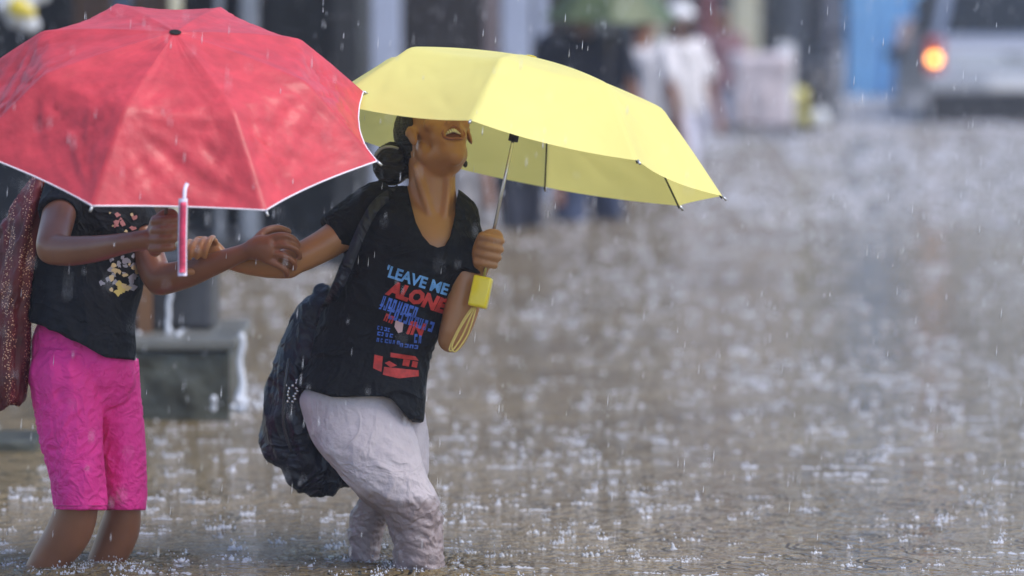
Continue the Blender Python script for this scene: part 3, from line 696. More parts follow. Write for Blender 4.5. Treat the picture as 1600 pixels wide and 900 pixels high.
for fx, fd in ((655, 30), (545, 100)):
    loft(q, [(fx-18, 1172, fd, 6, 24), (fx+40, 1173, fd-14, 6, 28), (fx+108, 1174, fd-32, 5, 26)])
link('sandals', q, M_black, woman)

# backpack on her back
def bagbm():
    q = bmesh.new()
    loft(q, [(505, 462, 60, 16, 22), (500, 480, 62, 34, 34), (492, 520, 66, 46, 48), (484, 570, 68, 56, 58), (480, 620, 70, 67, 62), (482, 670, 70, 74, 62), (490, 712, 66, 72, 54), (500, 732, 64, 58, 40)], flat=True, n=36, sq=.9)
    return q
me = fuse(bagbm(), .006, 4); bf1 = folds((-.35, .1, 1), 2.2, 17, .022, 6); bf2 = folds((-.2, .3, 1), 4, 40, .008, 16); displace(me, lambda c, n: bf1(c, n)+bf2(c, n))
M_bag = mat('dark_navy_nylon', (.006, .009, .022), .42, spec=.45, bump=.9, bscale=30, var=.3, vscale=12, crease=7, cscale=7)
bag = link('backpack', me, M_bag, origin=Q((490, 640, 66))); tag(bag, 'bulging dark navy backpack hanging behind the woman in the black T-shirt', 'backpack')
q = bmesh.new(); tube(q, [Q((452, 560, 5)), Q((446, 600, -4)), Q((443, 660, -2)), Q((455, 705, 2))], .0035, k=5); zp = link('zipper', q, mat('dark_zip', (.05, .05, .06), .3, metal=.6), bag)
q = bmesh.new()
for i in range(9):
    p = Q((459+random.uniform(-3, 6), 594+i*4.2, -4)); ell(q, p, (.004, .003, .0035), seg=6)
for i in range(6):
    p = Q((449+random.uniform(-2, 3), 602+i*5, -4)); ell(q, p, (.0035, .003, .004), seg=6)
link('zip_pulls', q, mat('bright_steel', (.7, .7, .72), .2, metal=.9), zp)
q = bmesh.new()
def band(q, pts, wid, thick=.004):
    """flat strap through pixel points, wid in px"""
    s = crom(pts, 5); L_ = []
    for i, p in enumerate(s):
        t = s[min(i+1, len(s)-1)]-s[max(i-1, 0)]; n_ = np.array([-t[1], t[0], 0.]); n_ /= np.linalg.norm(n_)+1e-9
        L_.append((Q(p-n_*wid/2), Q(p+n_*wid/2)))
    fr = [[q.verts.new(a), q.verts.new(b_), q.verts.new(b_+Vector((0, thick, 0))), q.verts.new(a+Vector((0, thick, 0)))] for a, b_ in L_]
    for i in range(len(fr)-1):
        for j in range(4): q.faces.new((fr[i][j], fr[i][(j+1) % 4], fr[i+1][(j+1) % 4], fr[i+1][j]))
    q.faces.new(fr[0]); q.faces.new(fr[-1][::-1])
band(q, [(625, 296, -6), (590, 318, -44), (565, 360, -62), (545, 410, -66), (525, 455, -56), (506, 490, 0), (498, 520, 30)], 17)
link('shoulder_strap', q, M_bag, bag)

# ================================================================ the girl in pink shorts
bm = bmesh.new()
Mg = Matrix.Translation(Q((150, 205, 60)))@Matrix.Rotation(R(180+60), 4, 'Z')
head(bm, Mg)
loft(bm, [(143, 225, 66, 32, 32), (138, 265, 60, 33, 32), (136, 300, 56, 46, 36)], n=20)
loft(bm, [(138, 288, 50, 50, 32), (142, 320, 46, 78, 48), (142, 380, 44, 76, 50), (134, 460, 40, 68, 44), (128, 530, 36, 64, 42), (128, 580, 36, 64, 44), (130, 620, 36, 60, 40)], flat=True, n=28)
# near arm: elbow bent, fist on the shaft of the red umbrella
loft(bm, [(98, 300, 2, 28, 27), (92, 335, -50, 27, 26), (84, 368, -112, 26, 25), (80, 386, -138, 25, 24)])
loft(bm, [(80, 390, -138, 24, 24), (110, 392, -140+(GR[2]+140)*.2, 24, 23), (155, 388, -140+(GR[2]+140)*.5, 21, 21), (195, 380, -140+(GR[2]+140)*.8, 17, 18), (GR[0]-24, 374, GR[2]+6, 16, 16)])
fist(bm, tuple(GR), (0, 0, -1), (1, -.1, 0), (.096, -.995, 0), .88)
# far arm reaching right, hand on the woman's elbow
loft(bm, [(196, 320, 60, 26, 26), (222, 370, 30, 25, 25), (240, 420, 0, 25, 24), (248, 436, -10, 24, 24)])
loft(bm, [(250, 438, -12, 25, 24), (290, 428, -34, 23, 22), (330, 414, -54, 19, 19), (372, 398, -68, 15, 16), (394, 391, -72, 14, 14)])
loft(bm, [(388, 391, -74, 15, 13), (404, 388, -80, 20, 12), (420, 388, -83, 22, 11)])
for pts_ in ([(420, 373, -83), (440, 368, -86), (458, 373, -82), (466, 384, -72)], [(424, 384, -84), (446, 383, -88), (464, 391, -82), (468, 402, -72)], [(422, 396, -84), (442, 399, -87), (458, 409, -80), (460, 419, -70)], [(416, 406, -82), (432, 413, -84), (446, 422, -76), (448, 430, -68)]): finger(bm, pts_, 6.6, 5)
finger(bm, [(400, 376, -74), (414, 362, -66), (434, 357, -56), (450, 362, -46)], 8, 6)
# legs and feet
loft(bm, [(104, 600, 6, 36, 34), (114, 700, -6, 34, 34), (122, 775, -14, 33, 34), (108, 830, -4, 36, 34), (74, 880, 12, 30, 30), (38, 950, 34, 25, 26), (-20, 1080, 70, 16, 19), (-30, 1130, 74, 17, 22)])
loft(bm, [(165, 600, 60, 32, 34), (185, 700, 60, 29, 34), (193, 780, 58, 27, 33), (186, 830, 66, 32, 32), (162, 885, 78, 28, 28), (135, 960, 92, 24, 25), (95, 1090, 118, 16, 19), (90, 1130, 120, 17, 22)])
for fx, fd in ((-30, 74), (90, 120)):
    loft(bm, [(fx-18, 1150, fd, 15, 18), (fx+28, 1156, fd-12, 13, 22), (fx+80, 1164, fd-24, 9, 25), (fx+102, 1168, fd-28, 6, 20)])
GB = P(90, 1000, 10.05); GB.z = -WD
girl = link('person', soften(fuse(bm, .0036, 2), [(Q(GR), .08), (Q((440, 392, -75)), .085)], 14), M_skinG, origin=GB)
tag(girl, 'person in dark T-shirt and bright pink knee shorts wading, head hidden behind the red umbrella', 'person')
eyes(Mg, girl)
q = bmesh.new(); ell(q, (0, -.03, .052), (.084, .088, .09), Mg, 24); ell(q, (0, .0, .085), (.07, .07, .05), Mg, 20); ell(q, (0, -.06, -.02), (.055, .045, .09), Mg, 20)
me = fuse(q, .006, 3); displace(me, folds((0, 0, 1), 8, 60, .003, 3)); link('hair', me, M_hair, girl)
# shirt
q = bmesh.new()
loft(q, [(136, 276, 50, 52, 26), (140, 300, 48, 80, 44), (140, 340, 44, 90, 58), (139, 400, 42, 91, 62), (133, 450, 40, 90, 66), (126, 500, 38, 86, 72), (126, 545, 38, 86, 80)], flat=True, n=44, k=6, sq=.9, rnd=False)
loft(q, [(108, 284, 24, 28, 28), (98, 303, -8, 32, 33), (92, 334, -50, 32, 33)], n=22, rnd=False)
loft(q, [(185, 300, 55, 30, 30), (210, 340, 46, 33, 32), (220, 366, 34, 31, 30)], n=22, rnd=False)
me = fuse(q, .0045, 2)
co = np.empty(len(me.vertices)*3); me.vertices.foreach_get('co', co); co = co.reshape(-1, 3)
for v in co:
    pyy = 885-v[2]*650; pxx = 800+v[0]*650
    if pyy > 440:
        k_ = min(1, (pyy-440)/105); off = np.interp(pxx, [40, 70, 110, 165, 210], [-48, -38, -20, 14, 19]); v[2] -= off*k_/650
me.vertices.foreach_set('co', co.ravel()); me.update()
d1g = folds((-.3, .2, 1), 3, 15, .010, 31); d2g = folds((1, 0, .4), 4, 18, .006, 38)
displace(me, lambda c, n: (d1g(c, n)+d2g(c, n))*max(.15, min(1, (c.z-.5)*12+.15))); gshirt = link('shirt', me, M_teeG, girl); bpy.context.view_layer.update()
def blots(cx_, cy_, sx_, sy_, n, seed, smin=3, smax=8):
    r_ = random.Random(seed); out = []
    for i in range(n):
        x, y = cx_+r_.uniform(-sx_, sx_), cy_+r_.uniform(-sy_, sy_); s = r_.uniform(smin, smax)*.8; k_ = r_.randint(7, 11); a0 = r_.uniform(0, 6)
        out.append([(x+s*r_.uniform(.35, 1.35)*math.cos(a0+2*math.pi*j/k_), y+s*r_.uniform(.35, 1.35)*math.sin(a0+2*math.pi*j/k_)) for j in range(k_)])
    return out
for args, m_ in (((184, 424, 30, 26, 24, 1, 3, 7), mat('print_grey_lilac', (.32, .33, .42), .6)), ((200, 430, 26, 24, 16, 2, 3, 7), mat('print_cream', (.62, .5, .28), .6)), ((192, 345, 18, 16, 9, 3, 3, 6), mat('print_rose', (.42, .16, .17), .6)), ((186, 350, 20, 18, 5, 6, 2, 5), mat('print_cream', (.6, .5, .28), .6)), ((190, 448, 5, 9, 3, 5, 5, 8), mat('print_yellow', (.62, .5, .16), .6))):
    link('shirt_print', drape(poly_bm(blots(*args)), gshirt, off=.0025+.0006*args[5]), m_, gshirt, smooth=False)
# shorts
q = bmesh.new()
loft(q, [(122, 510, 38, 66, 46), (124, 535, 36, 76, 56), (128, 570, 34, 82, 62), (132, 600, 34, 80, 60)], flat=True, n=36)
loft(q, [(100, 545, 16, 40, 40), (98, 580, 6, 54, 50), (105, 620, 0, 54, 52), (113, 690, -8, 50, 50), (122, 750, -14, 44, 47), (126, 797, -14, 41, 46)], flat=True, n=32, rnd=False)
loft(q, [(166, 560, 60, 50, 50), (178, 620, 62, 42, 50), (187, 690, 60, 41, 48), (194, 750, 58, 36, 46), (195, 797, 58, 33, 44)], flat=True, n=32, rnd=False)
me = fuse(q, .0042, 1)
d1s = folds((.15, .3, 1), 2, 17, .008, 41); d2s = folds((1, .3, .5), 9, 48, .005, 48)
def shf(c, n):
    y_ = 885-c.z*650; return (d1s(c, n)+d2s(c, n)*(.5+.6*(y_ > 600)))*(.2 if y_ > 788 else 1)
displace(me, shf)
M_pink = mat('hot_pink_cotton', (.86, .035, .31), .7, bump=.7, bscale=45, var=.08, vscale=12, crease=3.2, cscale=15)
shorts = link('shorts', me, M_pink, girl)
q = bmesh.new(); tube(q, [Q((126-41*math.cos(f)*1.01, 790+random.uniform(-.3, .3), -14+46*math.sin(f)*1.02)) for f in [2*math.pi*i/40 for i in range(41)]], .0018, n=6); link('hem_stitching', q, mat('pink_thread', (.6, .03, .22), .7), shorts)
q = bmesh.new()
for fx, fd in ((-30, 74), (90, 120)): loft(q, [(fx-20, 1172, fd, 6, 24), (fx+40, 1173, fd-14, 6, 28), (fx+106, 1174, fd-28, 5, 26)])
link('sandals', q, M_black, girl)
q = bmesh.new()
for i in range(24):
    f = 2*math.pi*i/24; ell(q, Q((424+3*math.cos(f)*1, 392+18*math.cos(f), -56+22*math.sin(f))), (.004, .004, .004), seg=8)
br = link('bracelet', q, mat('steel_bracelet', (.5, .45, .4), .25, metal=.9), girl)

# sequinned dark red shawl bag at the left edge
q = bmesh.new()
for k, (dx, dd, r0) in enumerate(((-30, 20, .9), (-14, -2, 1), (2, -14, .8), (14, 6, 1), (22, 24, .8), (-40, 34, .9))):
    loft(q, [(62+dx*.1, 282, 20+dd*.4, 9, 12), (48+dx*.5, 325, 6+dd*.6, 11*r0, 14), (34+dx*.8+4*math.sin(k*2), 385, dd, 13*r0, 16), (20+dx*.95+4*math.sin(k*3), 460, dd, 13*r0, 17), (12+dx+3*math.sin(k*5), 540, dd, 14*r0, 18), (10+dx, 600, dd, 15*r0, 18), (12+dx*.9, 632-k*3, dd, 12*r0, 14)], n=16)
me = fuse(q, .0045, 1); displace(me, folds((-.25, 0, -1), 3, 60, .009, 51))
def sequin():
    m = mat('dark_red_sequin_cloth', (.13, .012, .016), .5, bump=.4, bscale=60, var=.5, vscale=14)
    t = m.node_tree; L = t.links.new; b_ = t.nodes['Principled BSDF']; cr = [n for n in t.nodes if n.type == 'VALTORGB'][0]
    tc = [n for n in t.nodes if n.type == 'TEX_COORD'][0]
    v = N(t, 'ShaderNodeTexVoronoi'); v.inputs['Scale'].default_value = 190; L(tc.outputs['Object'], v.inputs['Vector'])
    lt = N(t, 'ShaderNodeMath', operation='LESS_THAN'); lt.inputs[1].default_value = .3; L(v.outputs['Distance'], lt.inputs[0])
    wv = N(t, 'ShaderNodeTexWave'); wv.inputs['Scale'].default_value = 7; wv.inputs['Distortion'].default_value = 3; L(tc.outputs['Object'], wv.inputs['Vector'])
    g_ = N(t, 'ShaderNodeMath', operation='GREATER_THAN'); g_.inputs[1].default_value = .4; L(wv.outputs['Fac'], g_.inputs[0])
    m2 = N(t, 'ShaderNodeMath', operation='MULTIPLY'); L(lt.outputs[0], m2.inputs[0]); L(g_.outputs[0], m2.inputs[1])
    mx = N(t, 'ShaderNodeMix', data_type='RGBA'); mx.inputs['B'].default_value = (.85, .5, .33, 1); L(m2.outputs[0], mx.inputs['Factor']); L(cr.outputs[0], mx.inputs['A']); L(mx.outputs['Result'], b_.inputs['Base Color'])
    m3 = N(t, 'ShaderNodeMath', operation='MULTIPLY'); m3.inputs[1].default_value = .6; L(m2.outputs[0], m3.inputs[0]); L(m3.outputs[0], b_.inputs['Metallic'])
    return m
tag(link('shawl', me, sequin(), origin=Q((30, 420, 0))), 'dark red sequinned shawl hanging in folds at the left edge', 'shawl')

# ================================================================ umbrellas
def umbrella(name, label, M, mcan, wr, R_=.5, K=.333, dk=.068, dr=.236, shaft=.6, scallop=.05, group=None, handle=None, nt=44, ns=30, mrib=None, piping=None, seed=0, ribs=8, hsz=(.0225, .075)):
    root = empty(name, M.translation); tag(root, label, 'umbrella', group)
    prof = [(0, 0), (K*.3, -dk*.22), (K*.6, -dk*.5), (K*.9, -dk*.86), (K*.985, -dk*1.02), (K+(R_-K)*.1, -(dk+(dr-dk)*.125)), (K+(R_-K)*.5, -(dk+(dr-dk)*.5)), (R_, -dr)]
    pf = crom(prof, 4)
    cum = [0]
    for i in range(1, len(pf)): cum.append(cum[-1]+np.linalg.norm(pf[i]-pf[i-1]))
    cum = np.array(cum)/cum[-1]; pfa = np.array(pf)
    def prf(t): return np.interp(t, cum, pfa[:, 0]), np.interp(t, cum, pfa[:, 1])
    q = bmesh.new(); grid = {}
    step = 2*math.pi/ribs
    def surf(k, s, t):
        r, z = prf(t); a0, a1 = k*step, (k+1)*step
        p0 = Vector((r*math.cos(a0), r*math.sin(a0), z)); p1 = Vector((r*math.cos(a1), r*math.sin(a1), z))
        p = p0.lerp(p1, s); bow = 4*s*(1-s)
        # between the ribs the cloth bellies out a little on top and is cut inwards at the hem
        rad = Vector((p.x, p.y, 0))
        p -= rad*scallop*bow*t**3; p.z += scallop*.35*bow*t**3*R_
        p.z -= .016*bow*t
        nrm = Vector((p.x, p.y, .25)).normalized()
        if wr:
            e = min(1, bow*1.6); acc = 0
            for ss, tt, wg, fq in ((0, .6, 1, 3.6), (1, .6, 1, 3.6), (0, 1, .8, 4.6), (1, 1, .8, 4.6)):
                dx, dy = (s-ss)*.75, (t-tt); rr = math.hypot(dx, dy); an = math.atan2(dy, dx)
                c_ = noise.noise(Vector((an*fq, rr*1.3+ss*5+seed, k*7.3+tt*3)))
                acc += wg*(1-min(1, abs(c_)*4.5))*math.exp(-rr*2.2)*min(1, rr*7)
            c3 = noise.noise(Vector((s*3+k*3, t*5, k*5+40)))
            tk = max(0, min(1, (t-.42)*3.2))
            p += nrm*wr*(-acc*.9+c3*.12)*(.03+e*.88)*min(1, (1.03-t)*7)*(.2+tk)
        return p
    for k in range(ribs):
        for i in range(ns+1):
            for j in range(nt+1):
                key = ((k+1) % ribs, 0, j) if i == ns else (k, i, j)
                if j == 0: key = (0, 0, 0)
                if key not in grid: grid[key] = q.verts.new(M@surf(key[0], key[1]/ns, key[2]/nt) if j else M@Vector((0, 0, 0)))
                grid[(k, i, j)] = grid[key]
    for k in range(ribs):
        for i in range(ns):
            for j in range(nt):
                vs = [grid[(k, i, j)], grid[(k, i+1, j)], grid[(k, i+1, j+1)], grid[(k, i, j+1)]]
                u = []
                for v in vs:
                    if v not in u: u.append(v)
                try: q.faces.new(u)
                except ValueError: pass
    can = link('canopy', q, mcan, root)
    if piping:
        q = bmesh.new()
        for k in range(ribs): tube(q, [M@surf(k, i/ns, 1) for i in range(ns+1)], .0018, n=6)
        link('piping', q, piping, can)
    for k in range(ribs):
        pts = []
        for t in np.linspace(.02, 1.0, 24):
            p = surf(k, 0, t); pts.append(M@(p-Vector((0, 0, .006))))
        q = bmesh.new(); tube(q, pts, .0022, n=6); rb = link('rib', q, mrib, root)
        q = bmesh.new(); a0 = k*step; r, z = prf(.42)
        tube(q, [M@Vector((.012*math.cos(a0), .012*math.sin(a0), -.19)), M@Vector((r*math.cos(a0), r*math.sin(a0), z-.008))], .0018, n=6); link('strut', q, mrib, rb)
        q = bmesh.new(); p = M@surf(k, 0, 1); p2 = M@(surf(k, 0, 1)+Vector((math.cos(a0)*.012, math.sin(a0)*.012, -.008))); tube(q, [p, p2], .003, n=8); link('rib_tip', q, mat('steel_tip', (.5, .5, .52), .3, metal=.7), rb)
    steel = mat('steel_shaft', (.55, .56, .6), .25, metal=.85)
    q = bmesh.new(); tube(q, [M@Vector((0, 0, -.003)), M@Vector((0, 0, -shaft))], .0042, n=12); sf = link('shaft', q, steel, root)
    q = bmesh.new(); tube(q, [M@Vector((0, 0, -.175)), M@Vector((0, 0, -.21))], .012, n=14); link('runner', q, mrib, sf)
    q = bmesh.new(); ell(q, (0, 0, 0), (.014, .014, .002), M, 14); ell(q, (0, 0, .001), (.004, .004, .002), M, 10); link('finial', q, mcan if handle is None else handle, root)
    if handle: 
        q = bmesh.new(); w_, l_ = hsz
        box(q, -w_, w_, -w_*.7, w_*.7, -shaft-l_, -shaft, bev=w_*.25, M=M); link('handle', q, handle, root)
    return root, can, surf
M_ribD = mat('dark_rib_metal', (.03, .028, .03), .4, metal=.5)
# the photo looks about 4-8 degrees down; lean is measured in the world
M_redc = mat('wet_red_nylon', (.60, .055, .075), .48, spec=.4, var=.16, vscale=22, trans=.2, bump=.25, bscale=60, coat=.15, bdist=.006)
red, redc, sfR = umbrella('red_umbrella', 'wet red umbrella with white piping tilted towards the camera in front of the girl', MR, M_redc, .013, R_=.492, K=.325, dk=.062, dr=.218, shaft=LR-.02, ribs=8, handle=mat('black_handle', (.02, .02, .02), .8, spec=.1), hsz=(.012, .05), mrib=M_ribD, piping=mat('white_piping', (.78, .74, .82), .5), seed=4)
# strap with white borders
q = bmesh.new(); Zs = -412
band(q, [(293, 286, -640), (289, 296, -650), (288, 312, -658)], 6, .002); band(q, [(286, 310, -660), (286, 322, -662), (285, 370, -660), (285, 431, -656)], 14, .002); st = link('tie_strap', q, mat('strap_white_edge', (.72, .66, .82), .6), red)
q = bmesh.new(); band(q, [(286, 316, -664), (286, 325, -666), (285, 370, -662), (285, 426, -658)], 10, .002); link('strap_stripe', q, mat('strap_red', (.6, .05, .12), .5, var=.4, vscale=80), st)
# yellow
M_yelc = mat('yellow_nylon', (.93, .85, .29), .5, spec=.4, var=.04, vscale=6, trans=.36, bump=.12, bscale=20, bdist=.006)
yel, yelc, sfY = umbrella('yellow_umbrella', 'bright yellow umbrella held up by the laughing woman', MY, M_yelc, .004, R_=.523, K=.345, dk=.066, dr=.245, shaft=LY+.062, handle=mat('yellow_handle', (.85, .68, .02), .3, coat=.4), mrib=M_ribD, scallop=.045, seed=9)
q = bmesh.new()
tube(q, [Q(p) for p in ((742, 480, -60), (733, 500, -66), (722, 525, -70), (708, 546, -72), (702, 545, -72), (712, 522, -70), (726, 497, -66), (738, 480, -60))], .0022, k=5)
tube(q, [Q(p) for p in ((744, 480, -61), (737, 505, -67), (728, 528, -71), (712, 549, -73), (706, 541, -73), (718, 515, -70), (732, 492, -66), (741, 480, -60))], .002, k=5)
link('wrist_cord', q, mat('yellow_cord', (.72, .55, .16), .6), yel)

# ================================================================ pedestrians far behind
def pedestrian(px, Y, shirt, trous, skin, label, face=0, lean=0, hgt=1.62, hair=None, arm=0, cap=None, stride=.12):
    X0 = X_(px, Y); s = hgt/1.62; Mx = Matrix.Translation((X0, Y, -WD))@Matrix.Rotation(face, 4, 'Z')@Matrix.Scale(s, 4)
    mpf = lambda v: Mx@Vector((v[0]+lean*max(0, v[1]-.8), v[2], v[1]))
    b = bmesh.new(); Mh = Mx@Matrix.Translation((lean*.68, -.02, 1.5))@Matrix.Rotation(math.pi, 4, 'Z')
    head(b, Mh)
    loft(b, [(0, 1.5, 0, .05, .05), (0, 1.36, 0, .055, .05)], mp=mpf, n=12)
    loft(b, [(0, 1.36, 0, .15, .06), (0, 1.25, 0, .17, .09), (0, 1.05, 0, .14, .09), (0, .85, 0, .16, .1)], mp=mpf, n=16, flat=True)
    for sd_ in (-1, 1):
        if arm and sd_ == arm: pts = [(sd_*.18, 1.3, 0, .045, .045), (sd_*.24, 1.06, -.05, .04, .04), (sd_*.16, 1.2, -.24, .034, .034), (sd_*.14, 1.3, -.28, .036, .03)]
        else: pts = [(sd_*.18, 1.3, 0, .045, .045), (sd_*.25, 1.03, .02, .04, .04), (sd_*.26, .8, -.06, .032, .032), (sd_*.26, .7, -.08, .04, .022)]
        loft(b, pts, mp=mpf, n=12)
        loft(b, [(sd_*.09, .85, 0, .08, .08), (sd_*.1, .45, sd_*stride*.5, .055, .055), (sd_*.1, .08, sd_*stride, .038, .04), (sd_*.1, .04, sd_*stride-.1, .04, .03)], mp=mpf, n=12)
    o = link('person', fuse(b, .014, 2), skin, origin=(X0, Y, -WD)); tag(o, label, 'person')
    b = bmesh.new(); loft(b, [(0, 1.38, 0, .1, .06), (0, 1.3, 0, .2, .1), (0, 1.1, 0, .18, .115), (0, .95, 0, .18, .12), (0, .8, 0, .2, .13)], mp=mpf, n=20, flat=True)
    for sd_ in (-1, 1): loft(b, [(sd_*.17, 1.32, 0, .07, .07), (sd_*.22, 1.14, -.01, .07, .07)], mp=mpf, n=12)
    me = fuse(b, .014, 2); displace(me, folds((0, 0, 1), 3, 12, .03, px)); link('shirt', me, shirt, o)
    b = bmesh.new()
    for sd_ in (-1, 1): loft(b, [(sd_*.07, .9, 0, .11, .11), (sd_*.1, .45, sd_*stride*.5, .085, .085), (sd_*.1, .14, sd_*stride, .075, .075)], mp=mpf, n=14)
    me = fuse(b, .014, 2); displace(me, folds((0, 0, 1), 3, 12, .03, px+9)); link('trousers', me, trous, o)
    b = bmesh.new(); ell(b, (0, -.02, .06), (.086, .095, .09), Mh, 16); link('hair', b, M_hair, o)
    if cap:
        b = bmesh.new(); ell(b, (0, 0, .08), (.1, .115, .075), Mh, 16); ell(b, (0, .1, .06), (.085, .08, .012), Mh, 14); link('cap', fuse(b, .012, 1), cap, o)
    return o
M_navy = mat('navy_cloth', (.010, .014, .032), .8); M_wht = mat('white_cloth', (.62, .6, .64), .8); M_lil = mat('lilac_grey_cloth', (.52, .52, .64), .8); M_red2 = mat('rust_cloth', (.22, .11, .13), .8)
pedestrian(920, 24.6, M_navy, mat('dark_blue_trousers', (.03, .045, .10), .8), M_skinG, 'person in dark navy clothes standing behind the yellow umbrella', lean=.06, arm=1, hgt=1.82, face=math.pi)
pedestrian(812, 23.8, mat('dark_slate_cloth', (.03, .035, .055), .8), M_navy, M_skinG, 'person in dark clothes hidden to the waist by the yellow umbrella', face=.4, hgt=1.35, stride=.2)
pedestrian(742, 24.6, M_wht, M_wht, M_skinG, 'person in white seen only below the yellow umbrella beside her neck', hgt=1.35, stride=.05)
pedestrian(1002, 27.5, M_wht, M_navy, M_skinG, 'person in white shirt beside the green umbrella', face=2.6, hgt=1.68)
pedestrian(1072, 31.5, M_wht, M_lil, M_skinG, 'person in white shirt and white cap leaning forward, lilac trousers', face=.6, lean=-.12, hgt=1.66, cap=mat('white_cap', (.8, .8, .85), .6), stride=.28)
pedestrian(1125, 40, M_red2, M_lil, M_skinG, 'person in rust coloured shirt just left of the covered handcart', hgt=1.6)
pedestrian(1438, 47, mat('peach_cloth', (.5, .36, .33), .8), M_lil, M_skinG, 'person in peach shirt between the blue tarpaulin and the car', hgt=1.66)
MG = umb_matrix(P(955, -28, 24.4), Vector((.02, -.02, 1)), 0)
umbrella('green_umbrella', 'dull green umbrella over the dark clothed pedestrian', MG, mat('dull_green_nylon', (.085, .12, .05), .5, trans=.15), .006, R_=.4, K=.25, dk=.05, dr=.22, shaft=.6, handle=M_black, mrib=M_ribD, seed=2, nt=12, ns=6)

# ================================================================ rain splashes, drops and rain
def tmpl(kind, r_):
    V, Fc = [], []
    def add(v, f): 
        o_ = len(V); V.extend(v); Fc.extend([tuple(o_+i for i in t) for t in f])
    def cone(x, y, h, r0, r1, n=5, lean=(0, 0)):
        v = [(x+r0*math.cos(6.283*i/n), y+r0*math.sin(6.283*i/n), -.001) for i in range(n)]+[(x+lean[0]*.5+r1*math.cos(6.283*i/n), y+lean[1]*.5+r1*math.sin(6.283*i/n), h*.6) for i in range(n)]+[(x+lean[0], y+lean[1], h)]
        f = []
        for i in range(n):
            j = (i+1) % n; f += [(i, j, n+j), (i, n+j, n+i), (n+i, n+j, 2*n)]
        add(v, f)
    def drop(x, y, z, s):
        v = [(x+s, y, z), (x-s, y, z), (x, y+s, z), (x, y-s, z), (x, y, z+s*1.4), (x, y, z-s*1.2)]
        add(v, [(0, 2, 4), (2, 1, 4), (1, 3, 4), (3, 0, 4), (2, 0, 5), (1, 2, 5), (3, 1, 5), (0, 3, 5)])
    if kind == 0:      # jet
        hh = r_.uniform(.006, .02); cone(0, 0, hh, r_.uniform(.003, .0055), r_.uniform(.0012, .003), lean=(r_.uniform(-.006, .006), 0))
        if r_.random() < .6: drop(r_.uniform(-.003, .003), 0, hh+r_.uniform(.004, .016), r_.uniform(.0015, .003))
        for _ in range(5): drop(r_.gauss(0, .012), r_.gauss(0, .012), r_.uniform(.002, .02), r_.uniform(.0012, .003))
        cone(0, 0, .005, .009, .005, 7)
    elif kind == 1:    # crown
        n = r_.randint(6, 9); rr = r_.uniform(.007, .014)
        for i in range(n):
            f = 6.283*i/n+r_.uniform(-.2, .2); cone(rr*math.cos(f), rr*math.sin(f), r_.uniform(.003, .009), .0045, .0026, 5, (rr*.2*math.cos(f), rr*.2*math.sin(f)))
        for _ in range(10): drop(r_.gauss(0, .013), r_.gauss(0, .013), abs(r_.gauss(.006, .012))+.002, r_.uniform(.001, .0034))
    else:              # small blister and ring of foam
        cone(0, 0, .007, .006, .004, 7)
        n = 9; rr = r_.uniform(.012, .022)
        for i in range(n):
            if r_.random() < .4: continue
            f = 6.283*i/n; cone(rr*math.cos(f), rr*math.sin(f), .0032, .0035, .002, 4)
        for _ in range(5): drop(r_.gauss(0, .012), r_.gauss(0, .012), r_.uniform(.003, .02), r_.uniform(.001, .0028))
        for _ in range(r_.randint(0, 2)): cone(r_.gauss(0, .03), r_.gauss(0, .02), .0035, r_.uniform(.004, .011), .004, 7)
    return np.array(V), np.array(Fc)
def foam(r_):
    V, Fc = [], []
    for _ in range(r_.randint(8, 16)):
        x, y = r_.gauss(0, .04), r_.gauss(0, .007); rr = r_.uniform(.0025, .009); h = r_.uniform(.0015, .0045); o_ = len(V); n = 6
        V += [(x+rr*1.7*math.cos(6.283*i/n), y+rr*math.sin(6.283*i/n), -.001) for i in range(n)]+[(x, y, h)]; Fc += [(o_+i, o_+(i+1) % n, o_+n) for i in range(n)]
    for _ in range(3):
        x, y, z, s_ = r_.gauss(0, .03), r_.gauss(0, .01), r_.uniform(.004, .02), r_.uniform(.001, .002); o_ = len(V)
        V += [(x+s_, y, z), (x-s_, y, z), (x, y+s_, z), (x, y-s_, z), (x, y, z+s_*1.3), (x, y, z-s_)]; Fc += [tuple(o_+i for i in t_) for t_ in ((0, 2, 4), (2, 1, 4), (1, 3, 4), (3, 0, 4), (2, 0, 5), (1, 2, 5), (3, 1, 5), (0, 3, 5))]
    return np.array(V), np.array(Fc)
def far(r_):
    V, Fc = [], []
    for _ in range(3):
        x, y = r_.gauss(0, .012), r_.gauss(0, .012); rr = r_.uniform(.004, .011); h = r_.uniform(.006, .022); o_ = len(V)
        V += [(x+rr*math.cos(6.283*i/4), y+rr*math.sin(6.283*i/4), -.001) for i in range(4)]+[(x+rr*.6*math.cos(6.283*i/4), y+rr*.6*math.sin(6.283*i/4), h*.7) for i in range(4)]+[(x, y, h)]
        for i in range(4): j = (i+1) % 4; Fc += [(o_+i, o_+j, o_+4+j), (o_+i, o_+4+j, o_+4+i), (o_+4+i, o_+4+j, o_+8)]
    return np.array(V), np.array(Fc)
r_ = random.Random(3); T = [tmpl((0, 1, 1, 2, 2)[k % 5], r_) if k % 7 else foam(r_) for k in range(60)]; TF = [far(r_) for k in range(20)]
